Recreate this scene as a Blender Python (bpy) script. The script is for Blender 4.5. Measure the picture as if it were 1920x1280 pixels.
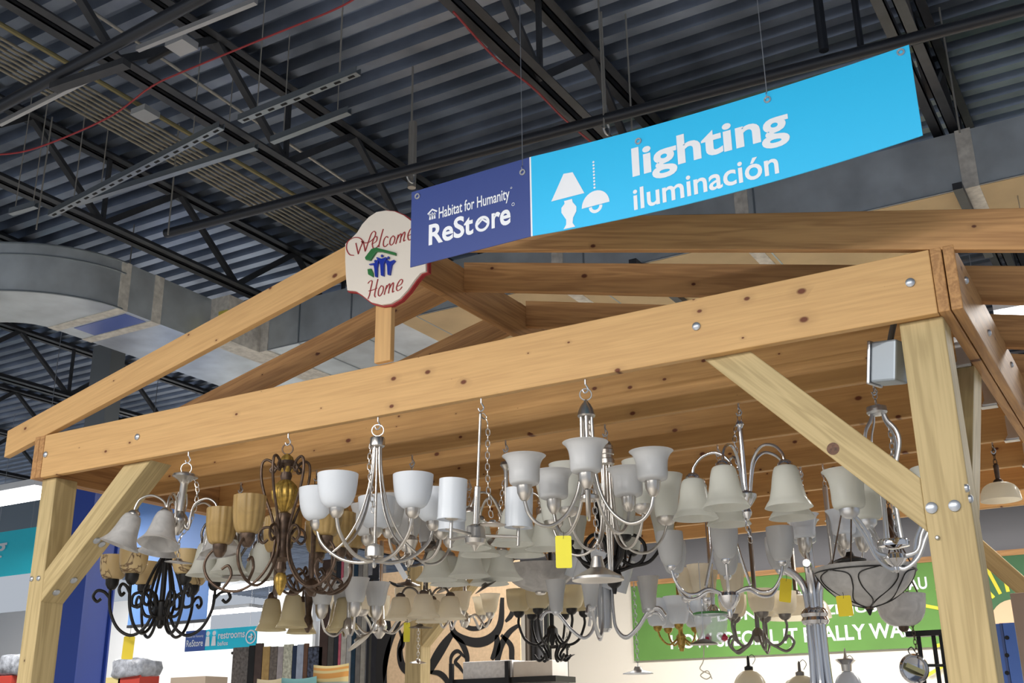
import bpy, math, random
from mathutils import Vector, Matrix
for _o in list(bpy.data.objects): bpy.data.objects.remove(_o)
S = bpy.context.scene
COL = S.collection
PI = math.pi
# ------------------------------------------------------------------ camera
CP = Vector((5.1535, -3.7844, 1.6713)); FPX = 2085.84
FW = Vector((-0.475235, 0.814678, 0.332341)); RT = Vector((0.861422, 0.507729, -0.012811)); UP = Vector((0.179176, -0.280197, 0.943072))
cd = bpy.data.cameras.new('camera'); cam = bpy.data.objects.new('camera', cd); COL.objects.link(cam)
cd.sensor_fit = 'HORIZONTAL'; cd.sensor_width = 36; cd.lens = FPX / 1920 * 36; cd.clip_end = 200
m = Matrix((RT, UP, -FW)).transposed().to_4x4(); m.translation = CP; cam.matrix_world = m
S.camera = cam
# ------------------------------------------------------------------ world, exposure
w = bpy.data.worlds.new('world'); S.world = w; w.use_nodes = True
w.node_tree.nodes['Background'].inputs[0].default_value = (0.82, 0.89, 1.0, 1)
w.node_tree.nodes['Background'].inputs[1].default_value = 0.5
S.view_settings.view_transform = 'Standard'; S.view_settings.look = 'None'
S.view_settings.gamma = 1; S.view_settings.use_curve_mapping = False
S.view_settings.exposure = 0.06
def at(u, v, X=None, Y=None, Z=None):
    d = FW * FPX + RT * (u - 960) - UP * (v - 640)
    t = (X - CP.x) / d.x if X is not None else (Y - CP.y) / d.y if Y is not None else (Z - CP.z) / d.z
    return CP + d * t
def depth(P): return (P - CP).dot(FW)
def vpix(P): return 640 - FPX * (P - CP).dot(UP) / (P - CP).dot(FW)
# ------------------------------------------------------------------ lights of the hall (seen fixtures, and unseen rows added in front of the pergola)
def area(name, loc, sx, sy, power, col=(1, .97, .92), rot=(0, 0, 0), parent=None):
    l = bpy.data.lights.new(name, 'AREA'); l.shape = 'RECTANGLE'; l.size = sx; l.size_y = sy; l.energy = power; l.color = col
    o = bpy.data.objects.new(name, l); COL.objects.link(o); o.location = loc; o.rotation_euler = rot
    if parent: attach(o, parent)
    return o
# ------------------------------------------------------------------ mesh helpers
def attach(o, p):
    o.parent = p; o.matrix_parent_inverse = p.matrix_basis.inverted() if p.parent is None else (p.parent.matrix_basis @ p.matrix_basis).inverted()
def tag(o, label=None, cat=None, group=None, kind=None):
    if label: o['label'] = label
    if cat: o['category'] = cat
    if group: o['group'] = group
    if kind: o['kind'] = kind
    return o
def empty(name, loc, label, cat, group=None, rz=0):
    o = bpy.data.objects.new(name, None); COL.objects.link(o); o.location = loc; o.rotation_euler = (0, 0, rz); o.empty_display_size = .1
    return tag(o, label, cat, group)
def curve(pts, k=6, closed=False):
    P = [Vector(p) for p in pts]; n = len(P); out = []
    rng = n if closed else n - 1
    for i in range(rng):
        a = P[(i - 1) % n] if closed or i > 0 else P[0] * 2 - P[1]
        b, c = P[i], P[(i + 1) % n]
        d = P[(i + 2) % n] if closed or i + 2 < n else c * 2 - b
        for j in range(k):
            t = j / k
            out.append(.5 * ((2 * b) + (c - a) * t + (2 * a - 5 * b + 4 * c - d) * t * t + (3 * b - a - 3 * c + d) * t ** 3))
    if not closed: out.append(P[-1])
    return out
class M:
    def __init__(s): s.v = []; s.f = []; s.mi = []
    def add(s, vs, fs, mi=0):
        b = len(s.v); s.v += [tuple(x) for x in vs]; s.f += [tuple(b + i for i in f) for f in fs]; s.mi += [mi] * len(fs); return s
    def box(s, a, b, mi=0):
        (x0, y0, z0), (x1, y1, z1) = a, b
        x0, x1 = sorted((x0, x1)); y0, y1 = sorted((y0, y1)); z0, z1 = sorted((z0, z1))
        return s.add([(x0, y0, z0), (x1, y0, z0), (x1, y1, z0), (x0, y1, z0), (x0, y0, z1), (x1, y0, z1), (x1, y1, z1), (x0, y1, z1)],
                     [(3, 2, 1, 0), (4, 5, 6, 7), (0, 1, 5, 4), (1, 2, 6, 5), (2, 3, 7, 6), (3, 0, 4, 7)], mi)
    def obox(s, p0, p1, wd, ht, up=(0, 0, 1), mi=0):      # box along p0-p1
        p0, p1 = Vector(p0), Vector(p1); d = (p1 - p0).normalized(); sd = d.cross(Vector(up)).normalized(); u = sd.cross(d)
        vs = [p + sd * a * wd / 2 + u * b * ht / 2 for p in (p0, p1) for a, b in ((-1, -1), (1, -1), (1, 1), (-1, 1))]
        return s.add(vs, [(0, 1, 2, 3), (7, 6, 5, 4), (0, 4, 5, 1), (1, 5, 6, 2), (2, 6, 7, 3), (3, 7, 4, 0)], mi)
    def tube(s, pts, r, n=8, closed=False, mi=0, flat=1.0, flataxis=None):
        P = [Vector(p) for p in pts]; N = len(P); R = r if isinstance(r, (list, tuple)) else [r] * N
        vs = []; nrm = None
        for i in range(N):
            a = P[(i - 1) % N] if (closed or i) else P[0]; b = P[(i + 1) % N] if (closed or i < N - 1) else P[-1]
            t = (b - a); t = t.normalized() if t.length > 1e-9 else Vector((0, 0, 1))
            if flataxis is not None: nrm = Vector(flataxis)
            elif nrm is None: nrm = Vector((0, 0, 1)) if abs(t.z) < .9 else Vector((1, 0, 0))
            nrm = (nrm - t * nrm.dot(t)); nrm = nrm.normalized() if nrm.length > 1e-6 else t.orthogonal().normalized()
            bn = t.cross(nrm)
            for k in range(n):
                an = 2 * PI * k / n; vs.append(P[i] + nrm * math.cos(an) * R[i] * flat + bn * math.sin(an) * R[i])
        fs = []
        for i in range(N if closed else N - 1):
            j = (i + 1) % N
            for k in range(n):
                l = (k + 1) % n; fs.append((i * n + k, i * n + l, j * n + l, j * n + k))
        if not closed: fs += [tuple(range(n - 1, -1, -1)), tuple((N - 1) * n + k for k in range(n))]
        return s.add(vs, fs, mi)
    def lathe(s, prof, n=24, c=(0, 0, 0), mi=0, rib=0, ribn=0):
        vs = []; fs = []
        for (r, z) in prof:
            for k in range(n):
                an = 2 * PI * k / n; rr = r * (1 + rib * abs(math.sin(ribn * an / 2)))
                vs.append((c[0] + rr * math.cos(an), c[1] + rr * math.sin(an), c[2] + z))
        for i in range(len(prof) - 1):
            for k in range(n):
                l = (k + 1) % n; fs.append((i * n + k, i * n + l, (i + 1) * n + l, (i + 1) * n + k))
        if prof[0][0] > 1e-5 and prof[0] != prof[-1]: fs.append(tuple(range(n - 1, -1, -1)))
        if prof[-1][0] > 1e-5 and prof[0] != prof[-1]: fs.append(tuple((len(prof) - 1) * n + k for k in range(n)))
        return s.add(vs, fs, mi)
    def prism(s, poly, ax, d0, d1, mi=0):                # polygon extruded along axis ax ('x','y','z')
        def mk(a, b, d): return (d, a, b) if ax == 'x' else (a, d, b) if ax == 'y' else (a, b, d)
        n = len(poly); vs = [mk(a, b, d0) for a, b in poly] + [mk(a, b, d1) for a, b in poly]
        fs = [tuple(range(n - 1, -1, -1)), tuple(range(n, 2 * n))] + [(i, (i + 1) % n, n + (i + 1) % n, n + i) for i in range(n)]
        return s.add(vs, fs, mi)
    def ring(s, c, R, r, ax=(0, 1, 0), n=18, m=6, mi=0, squash=1):
        a = Vector(ax).normalized(); e = a.orthogonal().normalized() if abs(a.z) > .9 else Vector((0, 0, 1)); e = (e - a * e.dot(a)).normalized(); g = a.cross(e); c = Vector(c)
        return s.tube([c + e * math.cos(2 * PI * k / n) * R + g * math.sin(2 * PI * k / n) * R * squash for k in range(n)], r, m, True, mi)
    def ribbon(s, pts, wd, y, dy=.002, mi=0):            # flat stroke in the XZ plane facing -Y ; pts (x,z), wd scalar or list
        P = [Vector((p[0], p[1])) for p in pts]; N = len(P); W = wd if isinstance(wd, (list, tuple)) else [wd] * N; vs = []
        for i in range(N):
            t = (P[min(i + 1, N - 1)] - P[max(i - 1, 0)]); t = t.normalized() if t.length > 1e-9 else Vector((1, 0)); nn = Vector((-t.y, t.x)) * W[i] / 2
            for q in (P[i] + nn, P[i] - nn): vs += [(q.x, y, q.y), (q.x, y + dy, q.y)]
        fs = []
        for i in range(N - 1):
            a, b = 4 * i, 4 * i + 4; fs += [(a, b, b + 2, a + 2), (a + 1, a + 3, b + 3, b + 1), (a, a + 1, b + 1, b), (a + 2, b + 2, b + 3, a + 3)]
        fs += [(0, 2, 3, 1), (4 * N - 4, 4 * N - 3, 4 * N - 1, 4 * N - 2)]
        return s.add(vs, fs, mi)
    def mesh(s, name, mats, smooth=.6):
        me = bpy.data.meshes.new(name); me.from_pydata(s.v, [], s.f)
        for mt in (mats if isinstance(mats, (list, tuple)) else [mats]): me.materials.append(mt)
        me.polygons.foreach_set('material_index', s.mi)
        if smooth:
            me.polygons.foreach_set('use_smooth', [True] * len(s.f)); me.set_sharp_from_angle(angle=smooth)
        me.update(); return me
    def build(s, name, mats, parent=None, loc=None, smooth=.6, local=False):
        o = bpy.data.objects.new(name, s.mesh(name, mats, smooth)); COL.objects.link(o)
        if loc is not None: o.location = loc
        if parent:
            if local: o.parent = parent
            else: attach(o, parent)
        return o
def inst(o, parent, loc=(0, 0, 0), rz=0):
    c = o.copy(); COL.objects.link(c); c.parent = parent; c.location = loc; c.rotation_euler = (0, 0, rz); return c
# ------------------------------------------------------------------ materials
def N(nt, t, **k):
    n = nt.nodes.new(t)
    for a, b in k.items(): setattr(n, a, b)
    return n
def mat(name, col, rough=.5, metal=0, noise=0, nscale=8, emit=0, coat=0, bump=0, spec=.5):
    mt = bpy.data.materials.new(name); mt.use_nodes = True; nt = mt.node_tree; b = nt.nodes['Principled BSDF']
    b.inputs['Base Color'].default_value = (*col, 1); b.inputs['Roughness'].default_value = rough; b.inputs['Metallic'].default_value = metal
    b.inputs['Specular IOR Level'].default_value = spec
    if coat: b.inputs['Coat Weight'].default_value = coat
    if emit: b.inputs['Emission Color'].default_value = (*col, 1); b.inputs['Emission Strength'].default_value = emit
    if noise or bump:
        tc = N(nt, 'ShaderNodeTexCoord'); nz = N(nt, 'ShaderNodeTexNoise'); nz.inputs['Scale'].default_value = nscale; nz.inputs['Detail'].default_value = 4
        nt.links.new(tc.outputs['Object'], nz.inputs['Vector'])
        if noise:
            cr = N(nt, 'ShaderNodeValToRGB'); cr.color_ramp.elements[0].position = .3; cr.color_ramp.elements[1].position = .7
            cr.color_ramp.elements[0].color = (*[c * (1 - noise) for c in col], 1); cr.color_ramp.elements[1].color = (*[min(1, c * (1 + noise)) for c in col], 1)
            nt.links.new(nz.outputs['Fac'], cr.inputs['Fac']); nt.links.new(cr.outputs['Color'], b.inputs['Base Color'])
        if bump:
            bp = N(nt, 'ShaderNodeBump'); bp.inputs['Strength'].default_value = bump; bp.inputs['Distance'].default_value = .02
            nt.links.new(nz.outputs['Fac'], bp.inputs['Height']); nt.links.new(bp.outputs['Normal'], b.inputs['Normal'])
    return mt
def wood(name, c0, c1, knot, kd=.35, rough=.55, grain=1.0):
    mt = bpy.data.materials.new(name); mt.use_nodes = True; nt = mt.node_tree; b = nt.nodes['Principled BSDF']; L = nt.links.new
    tc = N(nt, 'ShaderNodeTexCoord'); oi = N(nt, 'ShaderNodeObjectInfo')
    mu = N(nt, 'ShaderNodeMath', operation='MULTIPLY'); mu.inputs[1].default_value = 37.0; L(oi.outputs['Random'], mu.inputs[0])
    ad = N(nt, 'ShaderNodeVectorMath', operation='ADD'); L(tc.outputs['Object'], ad.inputs[0]); L(mu.outputs[0], ad.inputs[1])
    # knots, keyed on length and height only
    sp = N(nt, 'ShaderNodeSeparateXYZ'); L(ad.outputs[0], sp.inputs[0]); cb = N(nt, 'ShaderNodeCombineXYZ'); L(sp.outputs[0], cb.inputs[0]); L(sp.outputs[2], cb.inputs[1])
    vm = N(nt, 'ShaderNodeVectorMath', operation='MULTIPLY'); vm.inputs[1].default_value = (5.5, 8.5, 1); L(cb.outputs[0], vm.inputs[0])
    vo = N(nt, 'ShaderNodeTexVoronoi', voronoi_dimensions='2D'); vo.inputs['Scale'].default_value = 1; L(vm.outputs[0], vo.inputs['Vector'])
    sc = N(nt, 'ShaderNodeSeparateColor'); L(vo.outputs['Color'], sc.inputs[0])
    sz = N(nt, 'ShaderNodeMapRange'); sz.inputs['From Min'].default_value = 1 - kd; sz.inputs['From Max'].default_value = 1; sz.inputs['To Min'].default_value = 0; sz.inputs['To Max'].default_value = .12; L(sc.outputs[0], sz.inputs['Value'])
    dv = N(nt, 'ShaderNodeMath', operation='DIVIDE'); L(vo.outputs['Distance'], dv.inputs[0]); 
    mx = N(nt, 'ShaderNodeMath', operation='MAXIMUM'); mx.inputs[1].default_value = .0005; L(sz.outputs[0], mx.inputs[0]); L(mx.outputs[0], dv.inputs[1])
    kr = N(nt, 'ShaderNodeValToRGB'); kr.color_ramp.elements[0].color = (1, 1, 1, 1); kr.color_ramp.elements[0].position = .55; kr.color_ramp.elements[1].color = (0, 0, 0, 1); kr.color_ramp.elements[1].position = 1.0; L(dv.outputs[0], kr.inputs['Fac'])
    hal = N(nt, 'ShaderNodeMapRange'); hal.inputs['From Min'].default_value = 3.0; hal.inputs['From Max'].default_value = .8; L(dv.outputs[0], hal.inputs['Value'])
    # grain
    gm = N(nt, 'ShaderNodeVectorMath', operation='MULTIPLY'); gm.inputs[1].default_value = (.9, 14, 14); L(ad.outputs[0], gm.inputs[0])
    n1 = N(nt, 'ShaderNodeTexNoise'); n1.inputs['Scale'].default_value = 1; n1.inputs['Detail'].default_value = 3; n1.inputs['Distortion'].default_value = .4; L(gm.outputs[0], n1.inputs['Vector'])
    sn = N(nt, 'ShaderNodeMath', operation='MULTIPLY'); sn.inputs[1].default_value = 34; L(n1.outputs['Fac'], sn.inputs[0]); si = N(nt, 'ShaderNodeMath', operation='SINE'); L(sn.outputs[0], si.inputs[0])
    g2 = N(nt, 'ShaderNodeVectorMath', operation='MULTIPLY'); g2.inputs[1].default_value = (4, 120, 120); L(ad.outputs[0], g2.inputs[0])
    n2 = N(nt, 'ShaderNodeTexNoise'); n2.inputs['Scale'].default_value = 1; L(g2.outputs[0], n2.inputs['Vector'])
    a1 = N(nt, 'ShaderNodeMath', operation='MULTIPLY_ADD'); a1.inputs[1].default_value = .16 * grain; L(si.outputs[0], a1.inputs[0]); L(n2.outputs['Fac'], a1.inputs[2])
    cr = N(nt, 'ShaderNodeValToRGB'); cr.color_ramp.elements[0].position = .22; cr.color_ramp.elements[1].position = .78; cr.color_ramp.elements[0].color = (*c0, 1); cr.color_ramp.elements[1].color = (*c1, 1); L(a1.outputs[0], cr.inputs['Fac'])
    hm = N(nt, 'ShaderNodeMath', operation='MULTIPLY'); hm.inputs[1].default_value = .3; L(hal.outputs[0], hm.inputs[0])
    m1 = N(nt, 'ShaderNodeMix', data_type='RGBA'); L(hm.outputs[0], m1.inputs['Factor']); L(cr.outputs['Color'], m1.inputs[6]); m1.inputs[7].default_value = (*[c * .55 for c in c0], 1)
    m2 = N(nt, 'ShaderNodeMix', data_type='RGBA'); L(kr.outputs['Color'], m2.inputs['Factor']); L(m1.outputs[2], m2.inputs[6]); m2.inputs[7].default_value = (*knot, 1)
    L(m2.outputs[2], b.inputs['Base Color']); b.inputs['Roughness'].default_value = rough; b.inputs['Specular IOR Level'].default_value = .3
    return mt
def glass(name, col, trans=.45, noise=0, nscale=14, vein=None, rough=.25):
    mt = bpy.data.materials.new(name); mt.use_nodes = True; nt = mt.node_tree; L = nt.links.new
    b = nt.nodes['Principled BSDF']; out = nt.nodes['Material Output']; tr = N(nt, 'ShaderNodeBsdfTranslucent'); mx = N(nt, 'ShaderNodeMixShader'); mx.inputs[0].default_value = trans
    b.inputs['Roughness'].default_value = rough; b.inputs['Base Color'].default_value = (*col, 1); tr.inputs['Color'].default_value = (*col, 1)
    if noise or vein:
        tc = N(nt, 'ShaderNodeTexCoord'); nz = N(nt, 'ShaderNodeTexNoise'); nz.inputs['Scale'].default_value = nscale; nz.inputs['Detail'].default_value = 5; nz.inputs['Distortion'].default_value = 1.2; L(tc.outputs['Object'], nz.inputs['Vector'])
        cr = N(nt, 'ShaderNodeValToRGB'); e = cr.color_ramp.elements
        if vein:
            e[0].position = .487; e[0].color = (*col, 1); e[1].position = .513; e[1].color = (*col, 1); k = e.new(.5); k.color = (*vein, 1)
        else:
            e[0].position = .3; e[0].color = (*[c * (1 - noise) for c in col], 1); e[1].position = .7; e[1].color = (*col, 1)
        L(nz.outputs['Fac'], cr.inputs['Fac']); L(cr.outputs['Color'], b.inputs['Base Color']); L(cr.outputs['Color'], tr.inputs['Color'])
    L(b.outputs[0], mx.inputs[1]); L(tr.outputs[0], mx.inputs[2]); L(mx.outputs[0], out.inputs['Surface']); return mt
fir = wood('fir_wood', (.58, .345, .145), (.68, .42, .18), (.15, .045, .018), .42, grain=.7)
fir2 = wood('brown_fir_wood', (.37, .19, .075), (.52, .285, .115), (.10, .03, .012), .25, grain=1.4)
firj = wood('fir_warm_bounce', (.50, .275, .10), (.60, .345, .13), (.14, .04, .015), .42, grain=.9)  # same fir, with the warm inter-reflected light between joists put into its colour
pine = wood('treated_pine', (.42, .32, .155), (.54, .42, .215), (.07, .03, .015), .06, grain=1.5)
nickel = mat('brushed_nickel', (.60, .57, .53), .28, 1)
chrome = mat('chrome', (.70, .70, .72), .12, 1)
steel = mat('zinc_steel', (.62, .63, .65), .35, 1)
bronze = mat('dark_bronze', (.10, .065, .045), .38, .6, noise=.4, nscale=40)
pewter = mat('dark_pewter', (.22, .20, .18), .32, .8)
iron = mat('black_iron', (.012, .011, .011), .42, .3)
gold = mat('antique_gold', (.42, .27, .06), .42, .7, noise=.4, nscale=60)
opal = glass('opal_white_glass', (.86, .90, .95), .35)
frost = glass('frosted_glass', (.76, .77, .78), .45)
frostg = glass('grey_green_frosted_glass', (.86, .87, .83), .55)
alab = glass('alabaster_glass', (.74, .73, .72), .45, noise=.22, nscale=16)
cream = glass('cream_glass', (.96, .92, .82), .65)
amber = glass('amber_ribbed_glass', (.60, .42, .17), .45, noise=.2, nscale=12)
marble = glass('amber_marbled_glass', (.78, .62, .34), .4, vein=(.16, .08, .04), nscale=4)
ambb = glass('pale_amber_glass', (.80, .73, .53), .55)
# ------------------------------------------------------------------ the setting
deckm = mat('galvanised_deck', (.25, .29, .365), .33, .85, noise=.35, nscale=1.7)
joistm = mat('dark_painted_steel', (.045, .048, .055), .45, .3, noise=.3, nscale=5)
def structure(o, ): o['kind'] = 'structure'; return o
PX0, PX1, PY0, PY1, ZD = -22.0, 11.0, -9.0, 32.0, 6.16
mm = M(); pitch = .203; prof = [(0, 0), (.085, 0), (.108, .075), (.18, .075)]; ys = []
k = 0; y = PY0
while y < PY1:
    for a, h in prof: ys.append((y + a, ZD + h))
    y += pitch
vs = [(x, a, h) for a, h in ys for x in (PX0, PX1)]
mm.add(vs, [(2 * i, 2 * i + 1, 2 * i + 3, 2 * i + 2) for i in range(len(ys) - 1)])
structure(mm.build('ceiling', deckm, smooth=0))
structure(M().box((PX0, PY0, -.1), (PX1, PY1, 0)).build('floor', mat('sealed_concrete', (.42, .40, .37), .4, noise=.15, nscale=2)))
cwall = mat('cream_wall_paint', (.80, .75, .66), .8); gwall = mat('grey_wall_paint', (.20, .20, .215), .8)
wwall = mat('white_wall_paint', (.85, .86, .88), .8)
structure(M().box((-2.3, 9, 0), (PX1, 9.15, 3.42)).build('wall_back', cwall))
structure(M().box((-2.3, 9, 3.42), (PX1, 9.15, 4.9)).build('wall_back', gwall))
xq = at(384, 1150, Y=10.5).x
structure(M().box((PX0, 10.5, 0), (xq, 10.65, 4.05)).build('wall_left', wwall))
structure(M().box((xq, 10.5, 0), (-2.0, 10.65, at(440, 1176, Y=10.5).z)).build('wall_left', wwall))
structure(M().box((PX0, PY1, 0), (PX1, PY1 + .1, 6.3)).build('wall_far', mat('dim_grey_wall', (.16, .19, .23), .8)))
# steel joists
jx = [4.35, 2.30, .22, -1.68, -3.75, -5.8, -7.9, -10.0, 6.4]
jname = ['above the right end of the blue banner', 'crossing behind the middle of the blue banner', 'passing above the bundle of conduits and the Welcome sign', 'running over the curved duct at the left', 'second beyond the curved duct', 'third beyond the curved duct', 'fourth beyond the curved duct', 'far left, deepest in the hall', 'nearest the right edge, above the pergola corner']
for x, nm in zip(jx, jname):
    r = empty('roof_joist', (x, 0, 5.5), 'dark steel open web roof joist ' + nm, 'roof joist')
    for nme, z in (('bottom_chord', 5.5), ('top_chord', 6.10)):
        mm = M()
        for s in (-1, 1):
            mm.box((x + s * .018, PY0, z), (x + s * .085, PY1, z + .008)); mm.box((x + s * .018, PY0, z), (x + s * .026, PY1, z + .06))
        mm.build(nme, joistm, r, smooth=0)
    y = -3.0; q = 0
    while y < 12:
        M().obox((x, y, 5.53), (x, y + .75, 6.12), .035, .05).build('web_member', joistm, r, smooth=0)
        M().obox((x, y + 1.5, 5.53), (x, y + .75, 6.12), .05, .035).build('web_member', joistm, r, smooth=0)
        if q % 2 == 0: M().obox((x, y + 1.5, 5.53), (x, y + 1.5, 6.12), .03, .03, up=(0, 1, 0)).build('web_member', joistm, r, smooth=0)
        y += 1.5; q += 1
# overhead runs laid between two seen points at a known height
def run(p, q, z, z2=None):
    return at(*p, Z=z), at(*q, Z=z2 if z2 else z)
blackpipe = mat('black_pipe_paint', (.02, .023, .03), .35, .2); greypipe = mat('grey_conduit', (.42, .40, .36), .4, .6)
def ext(a, b, e0, e1):
    d = (b - a).normalized(); return a - d * e0, b + d * e1
a, b = run((640, 352), (1920, 18), 5.28); a, b = ext(a, b, 1.6, 3)
r = empty('sprinkler_pipe', a, 'long black sprinkler pipe running behind the blue banner', 'pipe')
M().tube([a, b], .036, 12).build('pipe_run', blackpipe, r)
for u, v in ((1137, 240), (770, 330)):
    c = at(u, v, Z=5.28); M().ring(c, .046, .007, ax=(1, 0, 0)).build('clevis_hanger', steel, r); M().tube([c + Vector((0, 0, .045)), (c.x, c.y, 6.15)], .008, 6).build('hanger_rod', greypipe, r)
for u, v in ((1545, 95), (1615, 95)):
    c = at(u, v, Z=5.32); M().tube([c, (c.x, c.y, 6.15)], .028 if u < 1600 else .02, 10).build('drop_pipe', blackpipe, r)
c = at(772, 352, Z=5.28); M().tube([c, (c.x, c.y, 5.8)], .03, 10).build('riser_pipe', greypipe, r)
a, b = run((0, 200), (370, 0), 5.28); a, b = ext(a, b, 4, 2)
tag(M().tube([a, b], .036, 12).build('sprinkler_main', blackpipe), 'thick dark sprinkler main crossing the upper left corner', 'pipe')
a, b = run((0, 232), (128, 120), 5.3); a2, b2 = run((0, 226), (300, 80), 5.36)
lm = mat('white_light_channel', (.42, .43, .45), .35, .4)
tag(M().obox(*run((0, 232), (218, 122), 5.3), .025, .03).build('steel_channel', lm), 'thin pale steel channel under the dark main at upper left', 'channel')
tag(M().obox(*run((258, 92), (480, 2), 5.34), .028, .03).build('steel_channel', lm), 'thin pale steel channel above the small junction box', 'channel')
tag(M().obox(*run((100, 165), (238, 118), 5.2), .06, .04).build('steel_channel', joistm), 'dark flat steel channel below the thin pale one', 'channel')
galv = mat('galvanised_strut', (.30, .34, .37), .35, .8); dark = mat('slot_shadow', (.005, .005, .006), .8)
def strut(p, q, z, label, wd=.042, e0=0, e1=0, slots=True):
    a, b = run(p, q, z); a, b = ext(a, b, e0, e1)
    r = empty('slotted_strut', a, label, 'strut channel'); d = b - a; n = int(d.length / .1); s = d.normalized().cross(Vector((0, 0, 1)))
    m_ = M(); m_.obox(a, b, wd, .006); sd = s * (wd / 2 - .003)
    for g in (1, -1): m_.obox(a + sd * g + Vector((0, 0, .02)), b + sd * g + Vector((0, 0, .02)), .006, .042)
    if slots:
        for i in range(n):
            c = a + d * ((i + .5) / n); m_.obox(c - d.normalized() * .022 - Vector((0, 0, .0045)), c + d.normalized() * .022 - Vector((0, 0, .0045)), .016, .003, mi=1)
    m_.build('channel', [galv, dark], r, smooth=0)
    for t in (.15, .85):
        c = a + d * t; M().tube([c, (c.x, c.y, 6.2)], .004, 6).build('hanger_rod', greypipe, r)
strut((95, 405), (415, 240), 5.3, 'slotted galvanised strut hung across the left bays below the conduits', wd=.048)
strut((450, 228), (672, 138), 5.3, 'slotted galvanised strut left of the bright roof patches', wd=.045)
strut((140, 385), (480, 278), 5.40, 'plain galvanised strut carrying the conduits behind the slotted one', wd=.045, slots=False)
strut((20, 402), (68, 388), 5.2, 'short slotted strut at the far left edge above the curved duct', slots=False)
strut((510, 268), (655, 212), 5.36, 'plain galvanised strut to the right of the double chord', slots=False)
cb = empty('conduit_bundle', (-.8, 2, 5.9), 'bundle of parallel metal conduits running to the Welcome sign', 'conduits')
cm = mat('conduit_beige', (.26, .24, .19), .4, .5); cy = mat('conduit_yellow', (.22, .19, .09), .45, .4)
for i in range(7):
    M().tube([(-1.0 + i * .052, PY0, 5.9), (-1.0 + i * .052, 8, 5.9)], .011, 8).build('conduit', cm, cb)
tag(M().tube([(-.56, PY0, 5.9), (-.56, 8, 5.9)], .017, 8).build('yellow_conduit', cy), 'single yellowish conduit beside the parallel bundle', 'conduit')
a, b = run((140, 0), (230, 52), 5.85); a2, b2 = run((320, 105), (640, 335), 5.85)
tag(M().tube([a - (b2 - a) * .2, b2 + (b2 - a) * .6], .011, 8).build('thin_conduit', greypipe), 'single thin pale conduit crossing beside the double chord', 'conduit')
c = at(340, 90, Z=5.4); r = empty('junction_box', c, 'small square grey junction box high at the left', 'electrical box')
M().box((c.x - .07, c.y - .06, c.z), (c.x + .07, c.y + .06, c.z + .045)).build('box', mat('grey_box', (.42, .43, .45), .45, .3), r, smooth=0)
M().tube([c + Vector((-.07, 0, .02)), c + Vector((-.3, .03, .03))], .016, 8).build('fitting', iron, r)
c = at(272, 218, Z=5.8); tag(M().box((c.x - .07, c.y - .07, c.z), (c.x + .07, c.y + .07, c.z + .045)).build('junction_box', mat('grey_box_dim', (.40, .42, .44), .5, .3), smooth=0), 'pale junction box amid the conduit bundle', 'electrical box')
redm = mat('red_cable', (.30, .03, .035), .5)
pts = [at(u, v, Z=z) for u, v, z in ((-30, 292, 5.3), (60, 280, 5.32), (200, 222, 5.34), (280, 165, 5.45), (335, 138, 5.5), (500, 70, 5.45), (640, 12, 5.4), (700, -30, 5.4))]
tag(M().tube(curve(pts, 8), .006, 6).build('red_cable', redm), 'thin red cable drooping across the roof at upper left', 'cable')
pts = [at(u, v, Z=5.47) for u, v in ((850, 22), (930, 110), (1000, 165), (1060, 225), (1125, 280))]
tag(M().tube(curve(pts, 6), .007, 6).build('red_cable', redm), 'red cable running along the joist above the banner divider', 'cable')
for u0, v0, u1, v1, nm in ((1122, 40, 1133, 240, 'left of the hanging pipe ring'), (1183, 110, 1186, 262, 'right of the hanging pipe ring'), (1745, 10, 1800, 250, 'beside the right end of the banner'), (75, 318, 68, 430, 'at the far left over the curved duct'), (250, 318, 232, 600, 'over the duct seam at the left'), (325, 345, 315, 440, 'left of the sloping rafter top')):
    c = at(u1, v1, Z=5.2); tag(M().tube([c, (c.x, c.y, 6.14)], .006, 6).build('hanger_rod', greypipe), 'thin steel hanger rod ' + nm, 'rod')
# ducts
ductm = mat('duct_sheet_metal', (.52, .57, .60), .36, .5, noise=.2, nscale=3); seal = mat('duct_mastic', (.60, .58, .53), .7, noise=.2, nscale=20)
zb, zt = 5.03, 5.45
r = empty('air_duct', (-2.3, 3, zb), 'big grey sheet metal duct that curves away at the left edge', 'duct')
x1 = -1.975; wd = .86
m_ = M(); m_.box((x1 - wd, 2.03, zb), (x1, 6.5, zt)); m_.build('straight_section', ductm, r, smooth=0)
cx, cyy = x1 - wd - .55, 2.02; n = 18; poly = [(cx + (wd + .55) * math.cos(-t * PI / 2 / n), cyy + (wd + .55) * math.sin(-t * PI / 2 / n) * .75) for t in range(n + 1)] + [(cx - 3, cyy - (wd + .55) * .75), (cx - 3, cyy - .41), ] + [(cx + .55 * math.cos(-t * PI / 2 / n), cyy + .55 * math.sin(-t * PI / 2 / n) * .75) for t in range(n, -1, -1)]
M().prism(poly, 'z', zb, zt).build('elbow', ductm, r, smooth=.3)
outer = poly[:n + 2]
for z in (zb + .003, zt - .003, zt - .1): M().tube([(a * 1.0 + .006, b - .003, z) for a, b in outer], .008, 6).build('flange', galv, r)
for y, nm in ((2.02, 'flange'), (2.38, 'flange')):
    m_ = M(); m_.box((x1 - wd - .004, y - .05, zb - .006), (x1 + .006, y + .05, zt + .004)); m_.build('mastic_band', seal, r, smooth=0)
M().box((x1 - wd * .8, 2.1, zb - .004), (x1 - .05, 2.32, zb)).build('blue_film_strip', mat('blue_film', (.10, .15, .42), .3), r)
c = at(150, 508, X=x1 + .05)
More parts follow.
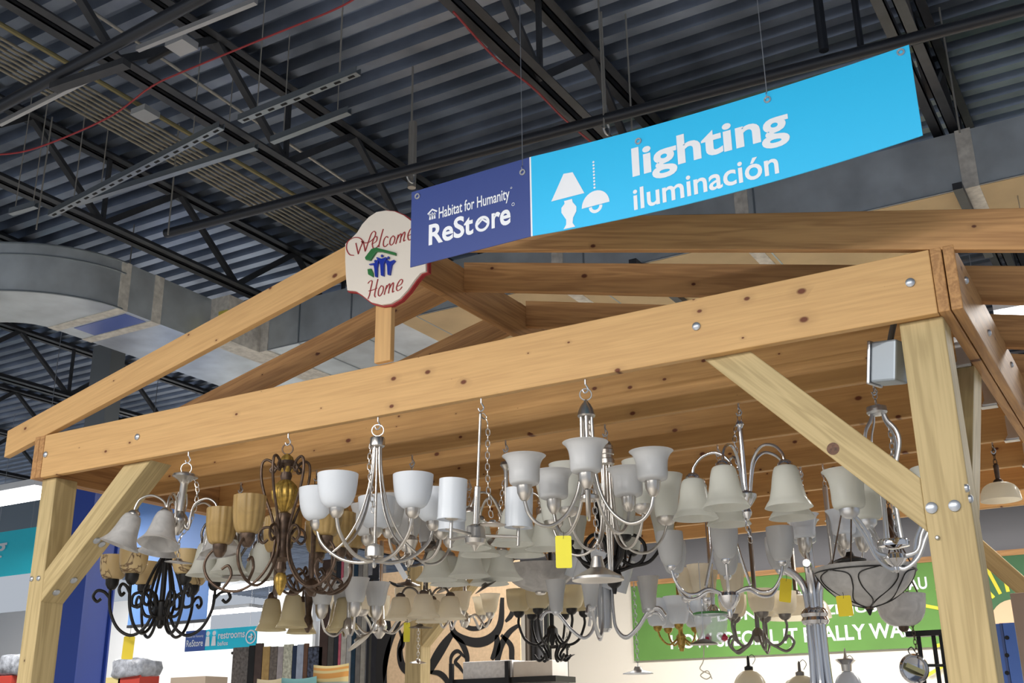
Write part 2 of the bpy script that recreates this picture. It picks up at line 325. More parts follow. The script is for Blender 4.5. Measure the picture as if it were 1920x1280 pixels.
M().prism([(-.06, -.05), (.05, -.09), (.09, .03), (-.02, .08)], 'x', -.003, .003).build('paper_label', mat('paper', (.55, .55, .55), .7), r, loc=at(143, 508, X=-2.12))
r = empty('air_duct', (1, 3.45, zb), 'long grey sheet metal duct passing behind the roof peak to the right', 'duct')
M().box((x1, 3.44, zb), (PX1, 4.45, zt)).build('straight_section', ductm, r, smooth=0)
M().box((x1, 3.0, zb - .01), (x1 + .22, 4.5, zt)).build('branch_collar', seal, r, smooth=0)
M().box((-.2, 3.45, zb - .004), (PX1, 4.44, zb)).build('bounce_tint_underside', mat('duct_warm_bounce_tan', (.52, .38, .20), .55, noise=.15, nscale=2), r, smooth=0)  # added sheet: warm bounce light under the duct painted in as tan
for u in (1830, 1392, 1043, 497):
    x = at(u, 400 if u > 600 else 620, Y=3.44).x
    M().box((x - .05, 3.428, zb - .008), (x + .05, 4.46, zt + .005)).build('mastic_band', seal, r, smooth=0)
for x in (-1.3, -.7, 0, 1.6, 3.0):
    M().box((x - .006, 3.432, zb - .006), (x + .006, 4.455, zt)).build('seam', galv, r, smooth=0)
M().tube([(x1 + .2, 3.436, zb), (PX1, 3.436, zb)], .007, 6).build('flange', galv, r)
for u, v in ((1200, 497), (1800, 352)):
    x = at(u, v, Y=3.44).x; M().box((x - .03, 3.3, zb - .06), (x + .03, 4.6, zb - .012)).build('duct_hanger', joistm, r, smooth=0)
yl = mat('yellow_label', (.62, .55, .10), .6)
tag(M().box((-1.86, 2.985, 5.12), (-1.75, 2.99, 5.3)).build('duct_label', yl), 'yellow label stuck on the duct branch below the front rafter', 'label')
# second duct far left and hanging lights
tag(M().box((-14, 8.9, 5.0), (-4.2, 9.9, 5.75)).build('far_duct', mat('far_duct_metal', (.30, .35, .39), .5, .6)), 'far grey duct along the roof behind the left rafter end', 'duct')
tubem = mat('fluorescent_diffuser', (1, .98, 1.0), .4, emit=9.0); housing = mat('fixture_housing', (.80, .82, .85), .5)
def strip(x0, y0, x1, y1, z, label, power=60, wd=.22, name='fluorescent_fixture', top=6.15):
    c = Vector(((x0 + x1) / 2, (y0 + y1) / 2, z)); r = empty(name, c, label, 'ceiling light', 'fluorescent fixtures'); a, b = Vector((x0, y0, z)), Vector((x1, y1, z)); d = (b - a)
    M().obox(a + Vector((0, 0, .05)), b + Vector((0, 0, .05)), wd, .07).build('housing', housing, r, smooth=0)
    M().obox(a, b, wd * .8, .03).build('diffuser', tubem, r, smooth=0)
    for t in (.1, .9):
        p = a + d * t; M().tube([p + Vector((0, 0, .08)), (p.x, p.y, top if top < 6 else 6.2)], .004, 5).build('suspension_wire', steel, r)
    area('lamp', c + Vector((0, 0, -.03)), d.length, wd * .8, power, (1, .96, .9), (0, 0, math.atan2(d.y, d.x)), r)
strip(4.45, 3.72, 7.0, 3.72, 4.2, 'bright fluorescent fixture above the right side of the pergola', 90, top=5.02)
strip(-7.2, 3.9, -5.05, 3.9, 4.2, 'bright fluorescent fixture left of the left post', 90, wd=.5)
pa, pb = at(398, 1112, Z=4.2), at(512, 1090, Z=4.2); strip(pa.x, pa.y, pb.x, pb.y, 4.2, 'bright fluorescent fixture behind the amber shades at the left', 150, wd=.5)
pa, pb = at(382, 1150, Z=4.2), at(486, 1141, Z=4.2); strip(pa.x, pa.y, pb.x, pb.y, 4.2, 'lower fluorescent fixture above the restrooms sign', 150, wd=.6)
strip(-8.6, 8.3, -6.2, 8.3, 4.6, 'added fluorescent fixture hidden behind the beam to brighten the white wall', 125); strip(-11.6, 8.3, -9.2, 8.3, 4.6, 'added unseen fluorescent fixture far left to brighten the white wall', 125)  # two fixtures added out of sight to brighten the white wall
strip(-1.7, 5.2, .6, 5.2, 4.4, 'added unseen fluorescent fixture above the rugs behind the pergola', 95)  # added out of sight so the cream cups catch light from behind
strip(.2, 6.6, 2.6, 6.6, 3.9, 'added fluorescent fixture hidden over the aisle before the green mural', 170)  # both aisle fixtures are added, hidden and hung low to backlight the cups
strip(3.8, 6.6, 6.2, 6.6, 3.9, 'added fluorescent fixture hidden over the aisle at the right of the mural', 170)
for i, (x, y) in enumerate(((-3.2, -4.6), (.4, -4.8), (3.6, -5.6), (-3.2, -7.8), (.4, -7.8), (3.6, -7.8))):  # unseen rows added behind the camera to light the front beam
    strip(x, y, x + 2.4, y, 4.5, ['added unseen fluorescent fixture in the front row, left', 'added unseen fluorescent fixture in the front row, middle', 'added unseen fluorescent fixture in the front row, right', 'added unseen fluorescent fixture in the second row, left', 'added unseen fluorescent fixture in the second row, middle', 'added unseen fluorescent fixture in the second row, right'][i], 205)
# ------------------------------------------------------------------ the timber pergola
LB = 4.622; BZ = 3.0; BT = 3.235
def bevel(o, wd=.004):
    b = o.modifiers.new('bevel', 'BEVEL'); b.width = wd; b.segments = 2; b.limit_method = 'ANGLE'; return o
def board(name, p0, p1, wd, ht, mt, label, cat, group=None, parent=None, up=(0, 0, 1)):
    p0, p1 = Vector(p0), Vector(p1); d = (p1 - p0); L = d.length; d.normalize(); sd = Vector(up).cross(d).normalized(); u = d.cross(sd)
    o = M().box((-L / 2, -wd / 2, -ht / 2), (L / 2, wd / 2, ht / 2)).build(name, mt, smooth=0)
    mw = Matrix((d, sd, u)).transposed().to_4x4(); mw.translation = (p0 + p1) / 2; o.matrix_basis = mw
    bevel(o); tag(o, label, cat, group)
    if parent: attach(o, parent)
    return o
bolt_m = mat('galvanised_bolt', (.50, .53, .58), .4, .9)
def bolt(p, n, parent, r=.017):
    n = Vector(n); p = Vector(p); m_ = M(); c = [p - n * .002, p + n * .006, p + n * .011]
    m_.tube(c, [r, r * .95, r * .5], 14); o = m_.build('bolt', bolt_m, parent); return o
beam = board('beam', (0, .019, BZ + .1175), (LB, .019, BZ + .1175), .038, .235, fir, 'long knotty front beam carrying the front row of chandeliers', 'beam', 'pergola timbers')
for u, v in ((86, 852), (258, 819), (1306, 612), (1707, 530)):
    bolt(at(u, v, Y=0), (0, -1, 0), beam)
joists = {0: beam}
JY = [.665, 1.32, 2.03, 2.68, 3.37]
jl = ['first inner joist behind the front beam, in its shade', 'second inner joist behind the front beam', 'third inner joist behind the front beam', 'fourth inner joist, toward the back of the pergola', 'fifth inner joist, nearest the back beam']
for i, y in enumerate(JY):
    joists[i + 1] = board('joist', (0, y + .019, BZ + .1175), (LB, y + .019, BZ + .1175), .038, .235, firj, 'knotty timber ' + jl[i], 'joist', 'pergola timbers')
    m_ = M(); m_.box((LB - .07, y - .004, BZ - .006), (LB - .002, y + .044, BZ - .001)); m_.box((LB - .05, y - .006, BZ - .005), (LB - .001, y - .001, BZ + .12))
    m_.prism([(LB - .06, BZ), (LB, BZ), (LB, BZ + .09)], 'y', y - .022, y - .002); m_.build('joist_hanger', steel, joists[i + 1], smooth=0)
joists[6] = board('beam', (0, 3.92, BZ + .1175), (LB, 3.92, BZ + .1175), .038, .235, fir, 'back beam of the pergola, lit orange from behind', 'beam', 'pergola timbers')
for x, nm in ((LB + .021, 'inner board of the right side beam'), (LB + .063, 'outer board of the right side beam'), (-.021, 'inner board of the left side beam'), (-.061, 'outer board of the left side beam')):
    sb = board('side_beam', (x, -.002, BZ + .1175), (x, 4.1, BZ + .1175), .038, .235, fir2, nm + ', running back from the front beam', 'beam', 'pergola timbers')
    if 'outer board of the right' in nm:
        for y, z in ((.17, .16), (.62, .10), (1.3, .16), (2.0, .1)): bolt((x + .019, y, BZ + z), (1, 0, 0), sb, .014)
# rafters, ridge
SL = .2375; RB = 3.235; RH = .152; XM = LB / 2
RY = [0, .58, 1.21, 1.85, 2.5, 3.15, 3.75]
ordn = ['front', 'second', 'third', 'fourth', 'fifth', 'sixth', 'rear']
for i, y in enumerate(RY):
    for sgn, side in ((1, 'left'), (-1, 'right')):
        x0, x1 = -.335, XM - .019
        def zx(x): return RB + SL * x
        poly = [(x0, zx(x0)), (x1, zx(x1)), (x1, zx(x1) + RH), (x0, zx(x0) + RH)]
        ang = math.atan(SL); ca, sa = math.cos(ang), math.sin(ang); c = ((x0 + x1) / 2, zx((x0 + x1) / 2) + RH / 2)
        loc = [((a - c[0]) * ca + (b - c[1]) * sa, -(a - c[0]) * sa + (b - c[1]) * ca) for a, b in poly]
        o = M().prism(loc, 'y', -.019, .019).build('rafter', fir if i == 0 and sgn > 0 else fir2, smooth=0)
        if sgn > 0: o.location = (c[0], y + .019, c[1]); o.rotation_euler = (0, -ang, 0)
        else: o.location = (LB - c[0], y + .019, c[1]); o.rotation_euler = (0, -ang, PI)
        bevel(o, .003); tag(o, f'{ordn[i]} rafter on the {side} slope of the pergola roof', 'rafter', 'pergola rafters')
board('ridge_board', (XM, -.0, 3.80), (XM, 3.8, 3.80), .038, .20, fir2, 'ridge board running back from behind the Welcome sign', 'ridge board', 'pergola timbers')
kx = at(724, 684, Y=0).x
board('king_post', (kx, -.016, BT), (kx, -.016, 3.76), .032, .089, fir, 'short upright king post under the Welcome sign', 'post', 'pergola timbers', up=(1, 0, 0))
# posts
xl0, xl1 = at(80, 895, Y=.04).x, at(106, 890, Y=.04).x
xr0, xr1 = at(1685, 602, Y=.04).x, at(1767, 588, Y=.04).x
def post(x0, x1, y0, lab, z1=BZ):
    wd = x1 - x0
    return board('post', ((x0 + x1) / 2, y0 + .07, 0), ((x0 + x1) / 2, y0 + .07, z1), .14, wd, pine, lab, 'post', 'pergola posts', up=(1, 0, 0))
pl = post(xl0, xl1, .04, 'thick treated pine front post at the left'); pr_ = post(xr0, xr1, .04, 'thick treated pine front post at the right')
for u, v in ((60, 1085), (73, 1084)): bolt(at(u, v, Y=.04), (0, -1, 0), pl, .014)
for u, v in ((1747, 952), (1790, 948)): bolt(at(u, v, Y=.04), (0, -1, 0), pr_, .02)
bolt(at(1758, 1008, Y=.04), (0, -1, 0), pr_, .008)
for u, v in ((1811, 915), (1818, 935)): bolt(at(u, v, X=xr1), (1, 0, 0), pr_, .014)
def brace(poly, ax, d0, d1, lab):
    cx_ = sum(p[0] for p in poly) / len(poly); cz_ = sum(p[1] for p in poly) / len(poly)
    dx, dz = poly[2][0] - poly[1][0], poly[2][1] - poly[1][1]; ang = math.atan2(dz, dx); ca, sa = math.cos(ang), math.sin(ang)
    loc = [((a - cx_) * ca + (b - cz_) * sa, -(a - cx_) * sa + (b - cz_) * ca) for a, b in poly]
    h = (d1 - d0) / 2; o = M().prism(loc, 'y', -h, h).build('brace', pine, smooth=0)
    if ax == 'y': o.location = (cx_, (d0 + d1) / 2, cz_); o.rotation_euler = (0, -ang, 0)
    else: o.location = ((d0 + d1) / 2, cx_, cz_); o.rotation_euler = (0, -ang, PI / 2)
    if ax != 'y': o.rotation_euler = Matrix.Rotation(PI / 2, 3, 'Z').to_euler(); o.rotation_euler = (Matrix.Rotation(PI / 2, 3, 'Z') @ Matrix.Rotation(-ang, 3, 'Y')).to_euler()
    bevel(o); return tag(o, lab, 'brace', 'pergola braces')
bl = brace([(xl1, 2.345), (xl1, 2.50), (.605, BZ), (.80, BZ)], 'y', .04, .18, 'diagonal pine brace from the left post up to the front beam')
for u, v in ((111, 1100), (127, 1102), (188, 990), (183, 1008)): 
    x = at(u, v, Y=.10).x; sl = (BZ - 2.345) / (.80 - xl1); bolt((x, .085 if u in (111, 188) else .13, 2.345 + sl * (x - xl1)), Vector((sl, 0, -1)).normalized(), bl, .02)
brb = brace([(xr0, 2.275), (xr0, 2.455), (3.945, BZ), (3.764, BZ)], 'y', .04, .14, 'diagonal pine brace with a big knot reaching the right post')
c = at(1562, 841, Y=.04); M().tube([c + Vector((0, .001, 0)), c + Vector((0, -.0008, 0))], .022, 18).build('knot', mat('knot_wood', (.12, .055, .03), .6, noise=.5, nscale=90), brb)
brace([(.18, 2.32), (.18, 2.48), (.68, BZ), (.86, BZ)], 'x', xr1 - .12, xr1, 'diagonal pine brace from the right post back to the side beam')
ybk = 4.0
xbr = 4.55
post(xbr - .02, xbr + .13, ybk - .1, 'back right pine post at the right edge')
brace([(ybk - .1, 2.36), (ybk - .1, 2.52), (3.45, BZ), (3.27, BZ)], 'x', xbr - .02, xbr + .1, 'pine brace of the back right post, running forward under the side beam')
brace([(4.53, 2.18), (4.53, 2.335), (3.97, BZ), (3.80, BZ)], 'y', 3.9, 4.0, 'pine brace of the back right post, rising toward the back beam')
xa, xb = at(798, 1240, Y=ybk).x, at(769, 1240, Y=ybk).x
post(xb + .02, xa + .02, ybk - .1, 'back left pine post in front of the swirl rug')
brace([(xa, 2.33), (xa, 2.5), (xa + .52, BZ), (xa + .7, BZ)], 'y', ybk - .09, ybk + .03, 'pine brace from the back left post toward the back beam')
# electrical box at the right post
c = at(1668, 680, Y=.16); r = empty('outlet_box', c, 'grey metal electrical box on braided conduit beside the right post', 'electrical box')
gb = mat('grey_cast_box', (.36, .41, .46), .45, .5)
bx = M().box((-.05, -.042, -.075), (.05, .042, .075)).build('box', gb, r, local=True, smooth=0); bevel(bx, .008)
cv = M().box((-.066, -.045, -.08), (-.052, .045, .08)).build('cover', steel, r, local=True, smooth=0); bevel(cv, .005)
cvr = M().tube(curve([(.0, .0, .07), (-.005, .02, .12), (0, .04, .2)], 6), .011, 10).build('braided_conduit', mat('braid', (.22, .26, .30), .4, .7), r, local=True)
m_ = M()
for k in range(10): m_.ring((0 - .003, .003 + k * .004, .075 + k * .012), .0115, .0025, ax=(0, .3, 1), n=10, m=5)
m_.build('braid_rings', mat('braid_dark', (.04, .05, .06), .5, .4), cvr)
r.rotation_euler = (0, .16, -.35)
# ------------------------------------------------------------------ writing
def text_mesh(body, offset=0, shear=0, spacing=1.0):
    cu = bpy.data.curves.new('t', 'FONT'); cu.body = body; cu.offset = offset; cu.shear = shear; cu.space_character = spacing; cu.resolution_u = 4
    o = bpy.data.objects.new('t', cu); COL.objects.link(o); dg = bpy.context.evaluated_depsgraph_get(); dg.update()
    me = bpy.data.meshes.new_from_object(o.evaluated_get(dg)); V = [v.co.copy() for v in me.vertices]; F = [tuple(p.vertices) for p in me.polygons]
    bpy.data.objects.remove(o); bpy.data.meshes.remove(me); return V, F
def lettering(body, x0, x1, z0, z1, y, mt, parent, name='lettering', offset=0, shear=0, fit=True, slant=0, spacing=1.0, m_=None):
    V, F = text_mesh(body, offset, shear, spacing); a0, a1 = min(v.x for v in V), max(v.x for v in V); b0, b1 = min(v.y for v in V), max(v.y for v in V)
    sx = (x1 - x0) / (a1 - a0); sz = (z1 - z0) / (b1 - b0)
    vs = [(x0 + (v.x - a0) * sx, y, z0 + (v.y - b0) * sz + slant * (v.x - a0) * sx) for v in V]
    if m_: m_.add(vs, F); return
    return M().add(vs, F).build(name, mt, parent, smooth=0)
white = mat('sign_white', (.86, .90, .96), .5); navy = mat('sign_navy', (.030, .060, .26), .45); cyan = mat('sign_cyan', (.02, .56, .99), .4)
BY = -.5
def bp(u, v): p = at(u, v, Y=BY); return p.x, p.z
bx0, bx1, bz0, bz1 = 2.778, 4.725, 3.408, 3.737; bdx = 3.325
r = empty('hanging_banner', (3.75, BY, bz0), 'long hanging sign, navy at the left and sky blue reading lighting', 'sign')
M().box((bx0, BY, bz0), (bdx, BY + .004, bz1)).build('navy_panel', navy, r, smooth=0)
m_ = M(); nx = 24; vs = []
for i in range(nx + 1):                                  # the long panel sags a little between its wires
    t = i / nx; x = bdx + .007 + (bx1 - bdx - .007) * t; q = 4 * t * (1 - t)
    vs += [(x, BY, bz0 - .031 * q), (x, BY, bz1 - .021 * q), (x, BY + .004, bz1 - .021 * q), (x, BY + .004, bz0 - .031 * q)]
m_.add(vs, [f for i in range(nx) for f in [(4 * i + k, 4 * i + 4 + k, 4 * i + 4 + (k + 1) % 4, 4 * i + (k + 1) % 4) for k in range(4)]] + [(0, 1, 2, 3), (4 * nx + 3, 4 * nx + 2, 4 * nx + 1, 4 * nx)])
m_.build('blue_panel', cyan, r, smooth=0)
M().box((bdx, BY, bz0), (bdx + .007, BY + .004, bz1)).build('white_divider', white, r, smooth=0)
yt = BY - .0015
h = lambda u, v: bp(u, v)
x0, z0 = h(1187, 341); x1, _ = h(1478, 225); _, zt_ = h(1184, 279); _, zg = h(1455, 277)
lettering('lighting', x0, x1, zg, zt_, yt, white, r, offset=.026)
x0, z0 = h(1189, 395); x1, _ = h(1461, 320); _, zt_ = h(1424, 291)
lettering('iluminación', x0, x1, z0, zt_, yt, white, r, offset=.016)
x0, z0 = h(804, 461); x1, _ = h(958, 428); _, zt_ = h(803, 422)
lettering('ReSt', x0, x0 + (x1 - x0) * .555, z0, zt_, yt, white, r, offset=.026)
lettering('re', x0 + (x1 - x0) * .775, x1, z0, z0 + (zt_ - z0) * .72, yt, white, r, offset=.026)
ox, oz, orr = x0 + (x1 - x0) * .665, z0 + (zt_ - z0) * .36, (zt_ - z0) * .36
m_ = M(); m_.ribbon([(ox + orr * .82 * math.cos(a * PI / 12), oz + orr * .82 * math.sin(a * PI / 12)) for a in range(25)], orr * .34, yt - .0005)
m_.ribbon([(ox - orr * .75, oz - orr * .05), (ox, oz + orr * .55), (ox + orr * .75, oz - orr * .05)], orr * .26, yt - .001); m_.build('house_mark', white, r, smooth=0)
m_ = M(); m_.ring((x1 + .012, yt, zt_ - .012), .006, .0012, n=12, m=4); m_.build('registered_mark', white, r)
x0, z0 = h(823, 408); x1, _ = h(956, 384); _, zt_ = h(823, 391)
_, zy = h(950, 379)
lettering('Habitat for Humanity', x0, x1, min(zy, z0) - .005, zt_ + .004, yt, white, r, offset=.012)
m_ = M(); m_.ring((x1 + .008, yt, zt_), .0035, .0008, n=10, m=4); m_.build('registered_mark', white, r)
def habitat(m_, cx_, cz_, s, y, roof=0, fig=0):
    m_.ribbon([(cx_ - 1.0 * s, cz_ + .25 * s), (cx_ - .05 * s, cz_ + 1.0 * s), (cx_ + 1.0 * s, cz_ + .35 * s)], .32 * s, y, mi=roof)
    for dx in (-.5, 0, .5):
        t = .12 * s if dx == 0 else 0
        m_.ribbon([(cx_ + dx * s - .22 * s, cz_ + t), (cx_ + dx * s, cz_ - .2 * s + t), (cx_ + dx * s + .24 * s, cz_ + t)], .14 * s, y, mi=fig)
        m_.ribbon([(cx_ + dx * s - .03 * s, cz_ + t - .1 * s), (cx_ + dx * s - .1 * s, cz_ - .95 * s)], .17 * s, y, mi=fig); m_.ribbon([(cx_ + dx * s + .03 * s, cz_ + t - .1 * s), (cx_ + dx * s + .12 * s, cz_ - .95 * s)], .17 * s, y, mi=fig)
        m_.add([(cx_ + dx * s + .13 * s * math.cos(a * PI / 5), y, cz_ + .14 * s + t + .13 * s * math.sin(a * PI / 5)) for a in range(10)], [tuple(range(10))], fig)
cxx, czz = h(811, 402); m_ = M(); habitat(m_, cxx, czz, .022, yt); m_.build('house_mark', white, r, smooth=0)
def pxpoly(m_, pts, y=None): 
    q = [h(*p) for p in pts]; m_.add([(a, y or yt, b) for a, b in q], [tuple(range(len(q)))])
m_ = M(); pxpoly(m_, [(1034, 378), (1057, 326), (1074, 323), (1096, 362)]); m_.build('lamp_shade_pictogram', white, r, smooth=0)
q = [h(*p) for p in ((1058, 377), (1073, 373), (1074, 379), (1081, 387), (1081, 396), (1075, 408), (1074, 418), (1079, 425), (1057, 430), (1062, 421), (1062, 412), (1053, 399), (1053, 390), (1059, 382))]
M().add([(a, yt, b) for a, b in q], [tuple(range(len(q)))]).build('lamp_base_pictogram', white, r, smooth=0)
m_ = M(); ca, cz2 = h(1117, 385); rx = (h(1143, 378)[0] - h(1091, 391)[0]) / 2
m_.add([(ca + rx * math.cos(a * PI / 16), yt, cz2 + rx * 1.05 * math.sin(a * PI / 16)) for a in range(17)], [tuple(range(17))])
m_.ribbon([(ca + rx * .38 * math.cos(a * PI / 10), cz2 - .003 - rx * .38 * math.sin(a * PI / 10)) for a in range(11)], rx * .22, yt)
d0, d1 = h(1113, 304), h(1115, 352)
for k in range(9):
    t = k / 8; m_.add([(d0[0] + (d1[0] - d0[0]) * t + .0045 * math.cos(a * PI / 4), yt, d0[1] + (d1[1] - d0[1]) * t + .0045 * math.sin(a * PI / 4)) for a in range(8)], [tuple(range(8))])
m_.build('pendant_pictogram', white, r, smooth=0)
for u, v in ((783, 368), (980, 323), (1197, 265), (1439, 187), (1689, 98)):
    g = at(u, v, Y=BY); m_ = M(); m_.ring((g.x, BY - .002, g.z), .010, .0035, n=16, m=6); gm_ = m_.build('grommet', steel, r); m_ = M(); m_.add([(g.x + .008 * math.cos(a * PI / 5), BY - .0016, g.z + .008 * math.sin(a * PI / 5)) for a in range(10)], [tuple(range(10))]); m_.build('grommet_hole', dark, gm_, smooth=0)
    if u in (980, 1439):
        m_ = M(); m_.ring((g.x, BY, g.z + .018), .009, .0015, ax=(1, 0, 0), n=12, m=5); m_.tube([(g.x, BY, g.z + .026), (g.x, BY, 6.15)], .0016, 5); m_.build('suspension_wire', steel, r)
# Welcome Home sign
WY = -.045
def wp(x, y): p = at(640 + x / 4, 380 + y / 4, Y=WY - .013); return p.x, p.z
edge = [(330, 48), (400, 55), (470, 85), (530, 130), (590, 205), (640, 235), (645, 300), (640, 400), (640, 515), (600, 530), (560, 575), (500, 660), (440, 725), (370, 765), (300, 775), (220, 755), (150, 700), (100, 668), (35, 662), (25, 560), (20, 440), (20, 305), (60, 270), (110, 220), (150, 155), (200, 100), (260, 60)]
ep = [wp(*p) for p in edge]
r = empty('welcome_sign', (2.33, WY, 3.49), 'cream plaque with red edge reading Welcome Home on the king post', 'sign')
red = mat('sign_red', (.33, .02, .025), .5); bo = mat('plaque_cream', (.76, .70, .62), .55)
M().prism(ep, 'y', WY, WY + .022).build('red_edge', red, r, smooth=0)
ecx, ecz = sum(p[0] for p in ep) / len(ep), sum(p[1] for p in ep) / len(ep)
M().prism([(ecx + (a - ecx) * .972, ecz + (b - ecz) * .972) for a, b in ep], 'y', WY - .012, WY).build('board', bo, r, smooth=0)
ys_ = WY - .0155
def script(strokes, name, wd=.0045):
    m_ = M()
    for st in strokes:
        q = curve([(*wp(*p), 0) for p in st], 6); W = []
        for i in range(len(q)):
            t = q[min(i + 1, len(q) - 1)] - q[max(i - 1, 0)]; t = t.normalized() if t.length else Vector((1, 0, 0)); W.append(wd * (.4 + .75 * abs(t.x * .25 - t.y * .97)))
        m_.ribbon([(p.x, p.y) for p in q], W, ys_, .0025)
    m_.build(name, red, r, smooth=0)
script([[(95, 395), (62, 388), (40, 345), (48, 295), (90, 264), (135, 264), (160, 285), (165, 300)], [(110, 303), (120, 350), (128, 385)], [(128, 385), (145, 335), (165, 288)], [(165, 288), (172, 325), (180, 365)], [(180, 365), (205, 290), (225, 235), (245, 215), (258, 228), (245, 265), (205, 298), (165, 300), (150, 290)],
        [(228, 312), (262, 290), (268, 258), (252, 258), (234, 300), (240, 340), (262, 338), (280, 318)], [(315, 198), (300, 250), (285, 310), (282, 332)], [(352, 262), (338, 254), (320, 280), (316, 318), (330, 330), (352, 308)],
        [(388, 248), (370, 270), (364, 305), (376, 318), (394, 298), (402, 262), (388, 248)], [(408, 310), (422, 262), (428, 240)], [(420, 272), (440, 238), (450, 240), (440, 300)], [(445, 265), (468, 225), (478, 228), (468, 285), (482, 280)],
        [(498, 250), (530, 232), (535, 200), (518, 200), (500, 245), (508, 280), (540, 262)]], 'welcome_lettering')
script([[(200, 606), (215, 588), (232, 590), (222, 640), (212, 690), (200, 722)], [(275, 572), (262, 630), (250, 690), (256, 708)], [(205, 662), (235, 655), (270, 640)], [(300, 622), (282, 650), (278, 690), (292, 698), (312, 665), (315, 632), (300, 622)],
        [(322, 690), (335, 640), (342, 618)], [(334, 650), (356, 612), (364, 616), (354, 680)], [(360, 645), (384, 604), (392, 608), (384, 668), (398, 662)], [(412, 632), (448, 612), (460, 584), (446, 576), (425, 605), (414, 640), (422, 660), (442, 650), (456, 630)]], 'home_lettering')
grn = mat('enamel_green', (.03, .17, .05), .25); blu = mat('enamel_blue', (.012, .035, .36), .22)
m_ = M(); q = [wp(*p) for p in ((185, 415), (235, 350), (268, 340), (415, 378), (415, 400), (310, 372), (270, 372), (225, 438), (190, 432))]
m_.prism(q, 'y', WY - .024, WY - .011); q = [wp(*p) for p in ((200, 500), (228, 495), (245, 530), (245, 562), (205, 540))]; m_.prism(q, 'y', WY - .02, WY - .011); bevel(m_.build('green_roof_mark', grn, r, smooth=0), .003)
m_ = M()
for sh, hd in (([(262, 560), (256, 500), (250, 470), (215, 470), (220, 463), (262, 455), (282, 425), (288, 435), (278, 490), (276, 560)], (262, 442)), ([(305, 550), (300, 470), (285, 430), (270, 420), (276, 412), (310, 425), (345, 412), (348, 422), (328, 460), (326, 555)], (312, 402)), ([(355, 545), (352, 480), (340, 440), (352, 432), (375, 445), (405, 432), (412, 440), (385, 470), (372, 545)], (360, 416))):
    m_.prism([wp(*p) for p in sh], 'y', WY - .024, WY - .011); c = wp(*hd); m_.lathe([(0, -.007), (.005, -.005), (.007, 0), (.005, .005), (0, .007)], 10, (c[0], WY - .02, c[1]))
bevel(m_.build('blue_figures_mark', blu, r, smooth=0), .002)
# ------------------------------------------------------------------ chandeliers hung from the joists
VIEW = math.degrees(math.atan2(RT.y, RT.x))
ROWY = {0: .019, 1: JY[0] + .019, 2: JY[1] + .019, 3: JY[2] + .019, 4: JY[3] + .019, 5: JY[4] + .019}
def hookpoint(u, row):
    y = ROWY[row]; k = (u - 960) / FPX; a = (y - CP.y) * RT.y + (BZ - CP.z) * RT.z - CP.x * RT.x; b = (y - CP.y) * FW.y + (BZ - CP.z) * FW.z - CP.x * FW.x
    return Vector(((k * b - a) / (RT.x - k * FW.x), y, BZ))
PROF = {'bowl': [(.28, 0), (.5, .03), (.72, .15), (.88, .38), (.96, .68), (1, 1)], 'bell': [(.30, 0), (.40, .05), (.50, .22), (.58, .48), (.70, .74), (.86, .90), (1, 1)],
        'bell2': [(.34, 0), (.48, .05), (.58, .25), (.66, .52), (.75, .74), (.80, .82), (.90, .90), (1, 1)], 'flare': [(.36, 0), (.62, .05), (.69, .2), (.70, .5), (.75, .74), (.87, .91), (.98, .985), (1, 1)],
        'cyl': [(.2, 0), (.97, 0), (1, .03), (1, 1)], 'egg': [(.3, 0), (.62, .08), (.86, .32), (.98, .65), (1, .85), (.97, 1)], 'tall': [(.5, 0), (.6, .04), (.72, .45), (1, 1)],
        'cup': [(.35, 0), (.68, .05), (.88, .26), (.97, .55), (1, 1)], 'dome': [(.12, 0), (.5, .06), (.78, .25), (.93, .55), (1, 1)], 'tulip': [(.36, 0), (.58, .08), (.72, .35), (.82, .68), (1, 1)],
        'dish': [(.05, 0), (.35, .10), (.65, .33), (.86, .62), (.95, .84), (1, 1)]}
def shade_mesh(kind, rim, ht, up, mt, rib=0, ribn=0):
    p = PROF[kind]; sg = 1 if up else -1; q = curve([(a * rim, b * ht, 0) for a, b in p], 3); o = [(max(.001, v.x), sg * v.y) for v in q]; tk = min(.004, rim * .07)
    i = [(max(.0005, a - tk), z + sg * tk * .3 if k == 0 else z) for k, (a, z) in enumerate(o)]
    return M().lathe(o + i[::-1] + [o[0]], 84 if rib else 28, rib=rib, ribn=ribn).mesh('shade', mt, 1.0)
def chain(m_, pts, ll=.03, wr=.0022, wd=.016):
    P = curve(pts, 10); acc = 0; tot = sum((P[i + 1] - P[i]).length for i in range(len(P) - 1)); n = max(2, int(tot / (ll * .78))); tg = [tot * (k + .5) / n for k in range(n)]; k = 0; i = 0
    while k < n and i < len(P) - 1:
        sg = P[i + 1] - P[i]; l = sg.length
        while k < n and tg[k] <= acc + l:
            c = P[i] + sg * ((tg[k] - acc) / l if l else 0); t = sg.normalized(); sd = t.orthogonal().normalized() if abs(t.z) < .95 else (Vector((.86, .5, 0)) if k % 2 else Vector((-.5, .86, 0)))
            if abs(t.z) < .95: sd = Vector((0, 0, 1)).cross(t).normalized() if k % 2 else t.cross(Vector((0, 0, 1)).cross(t)).normalized()
            lp = [c + t * (ll / 2 - wd / 2) * s1 + (sd * math.cos(a) * wd / 2 + t * math.sin(a) * wd / 2) for s1, rg in ((1, range(0, 181, 45)), (-1, range(180, 361, 45))) for a in [math.radians(x) for x in rg]]
            m_.tube(lp, wr, 5, True); k += 1
        acc += l; i += 1
    return m_
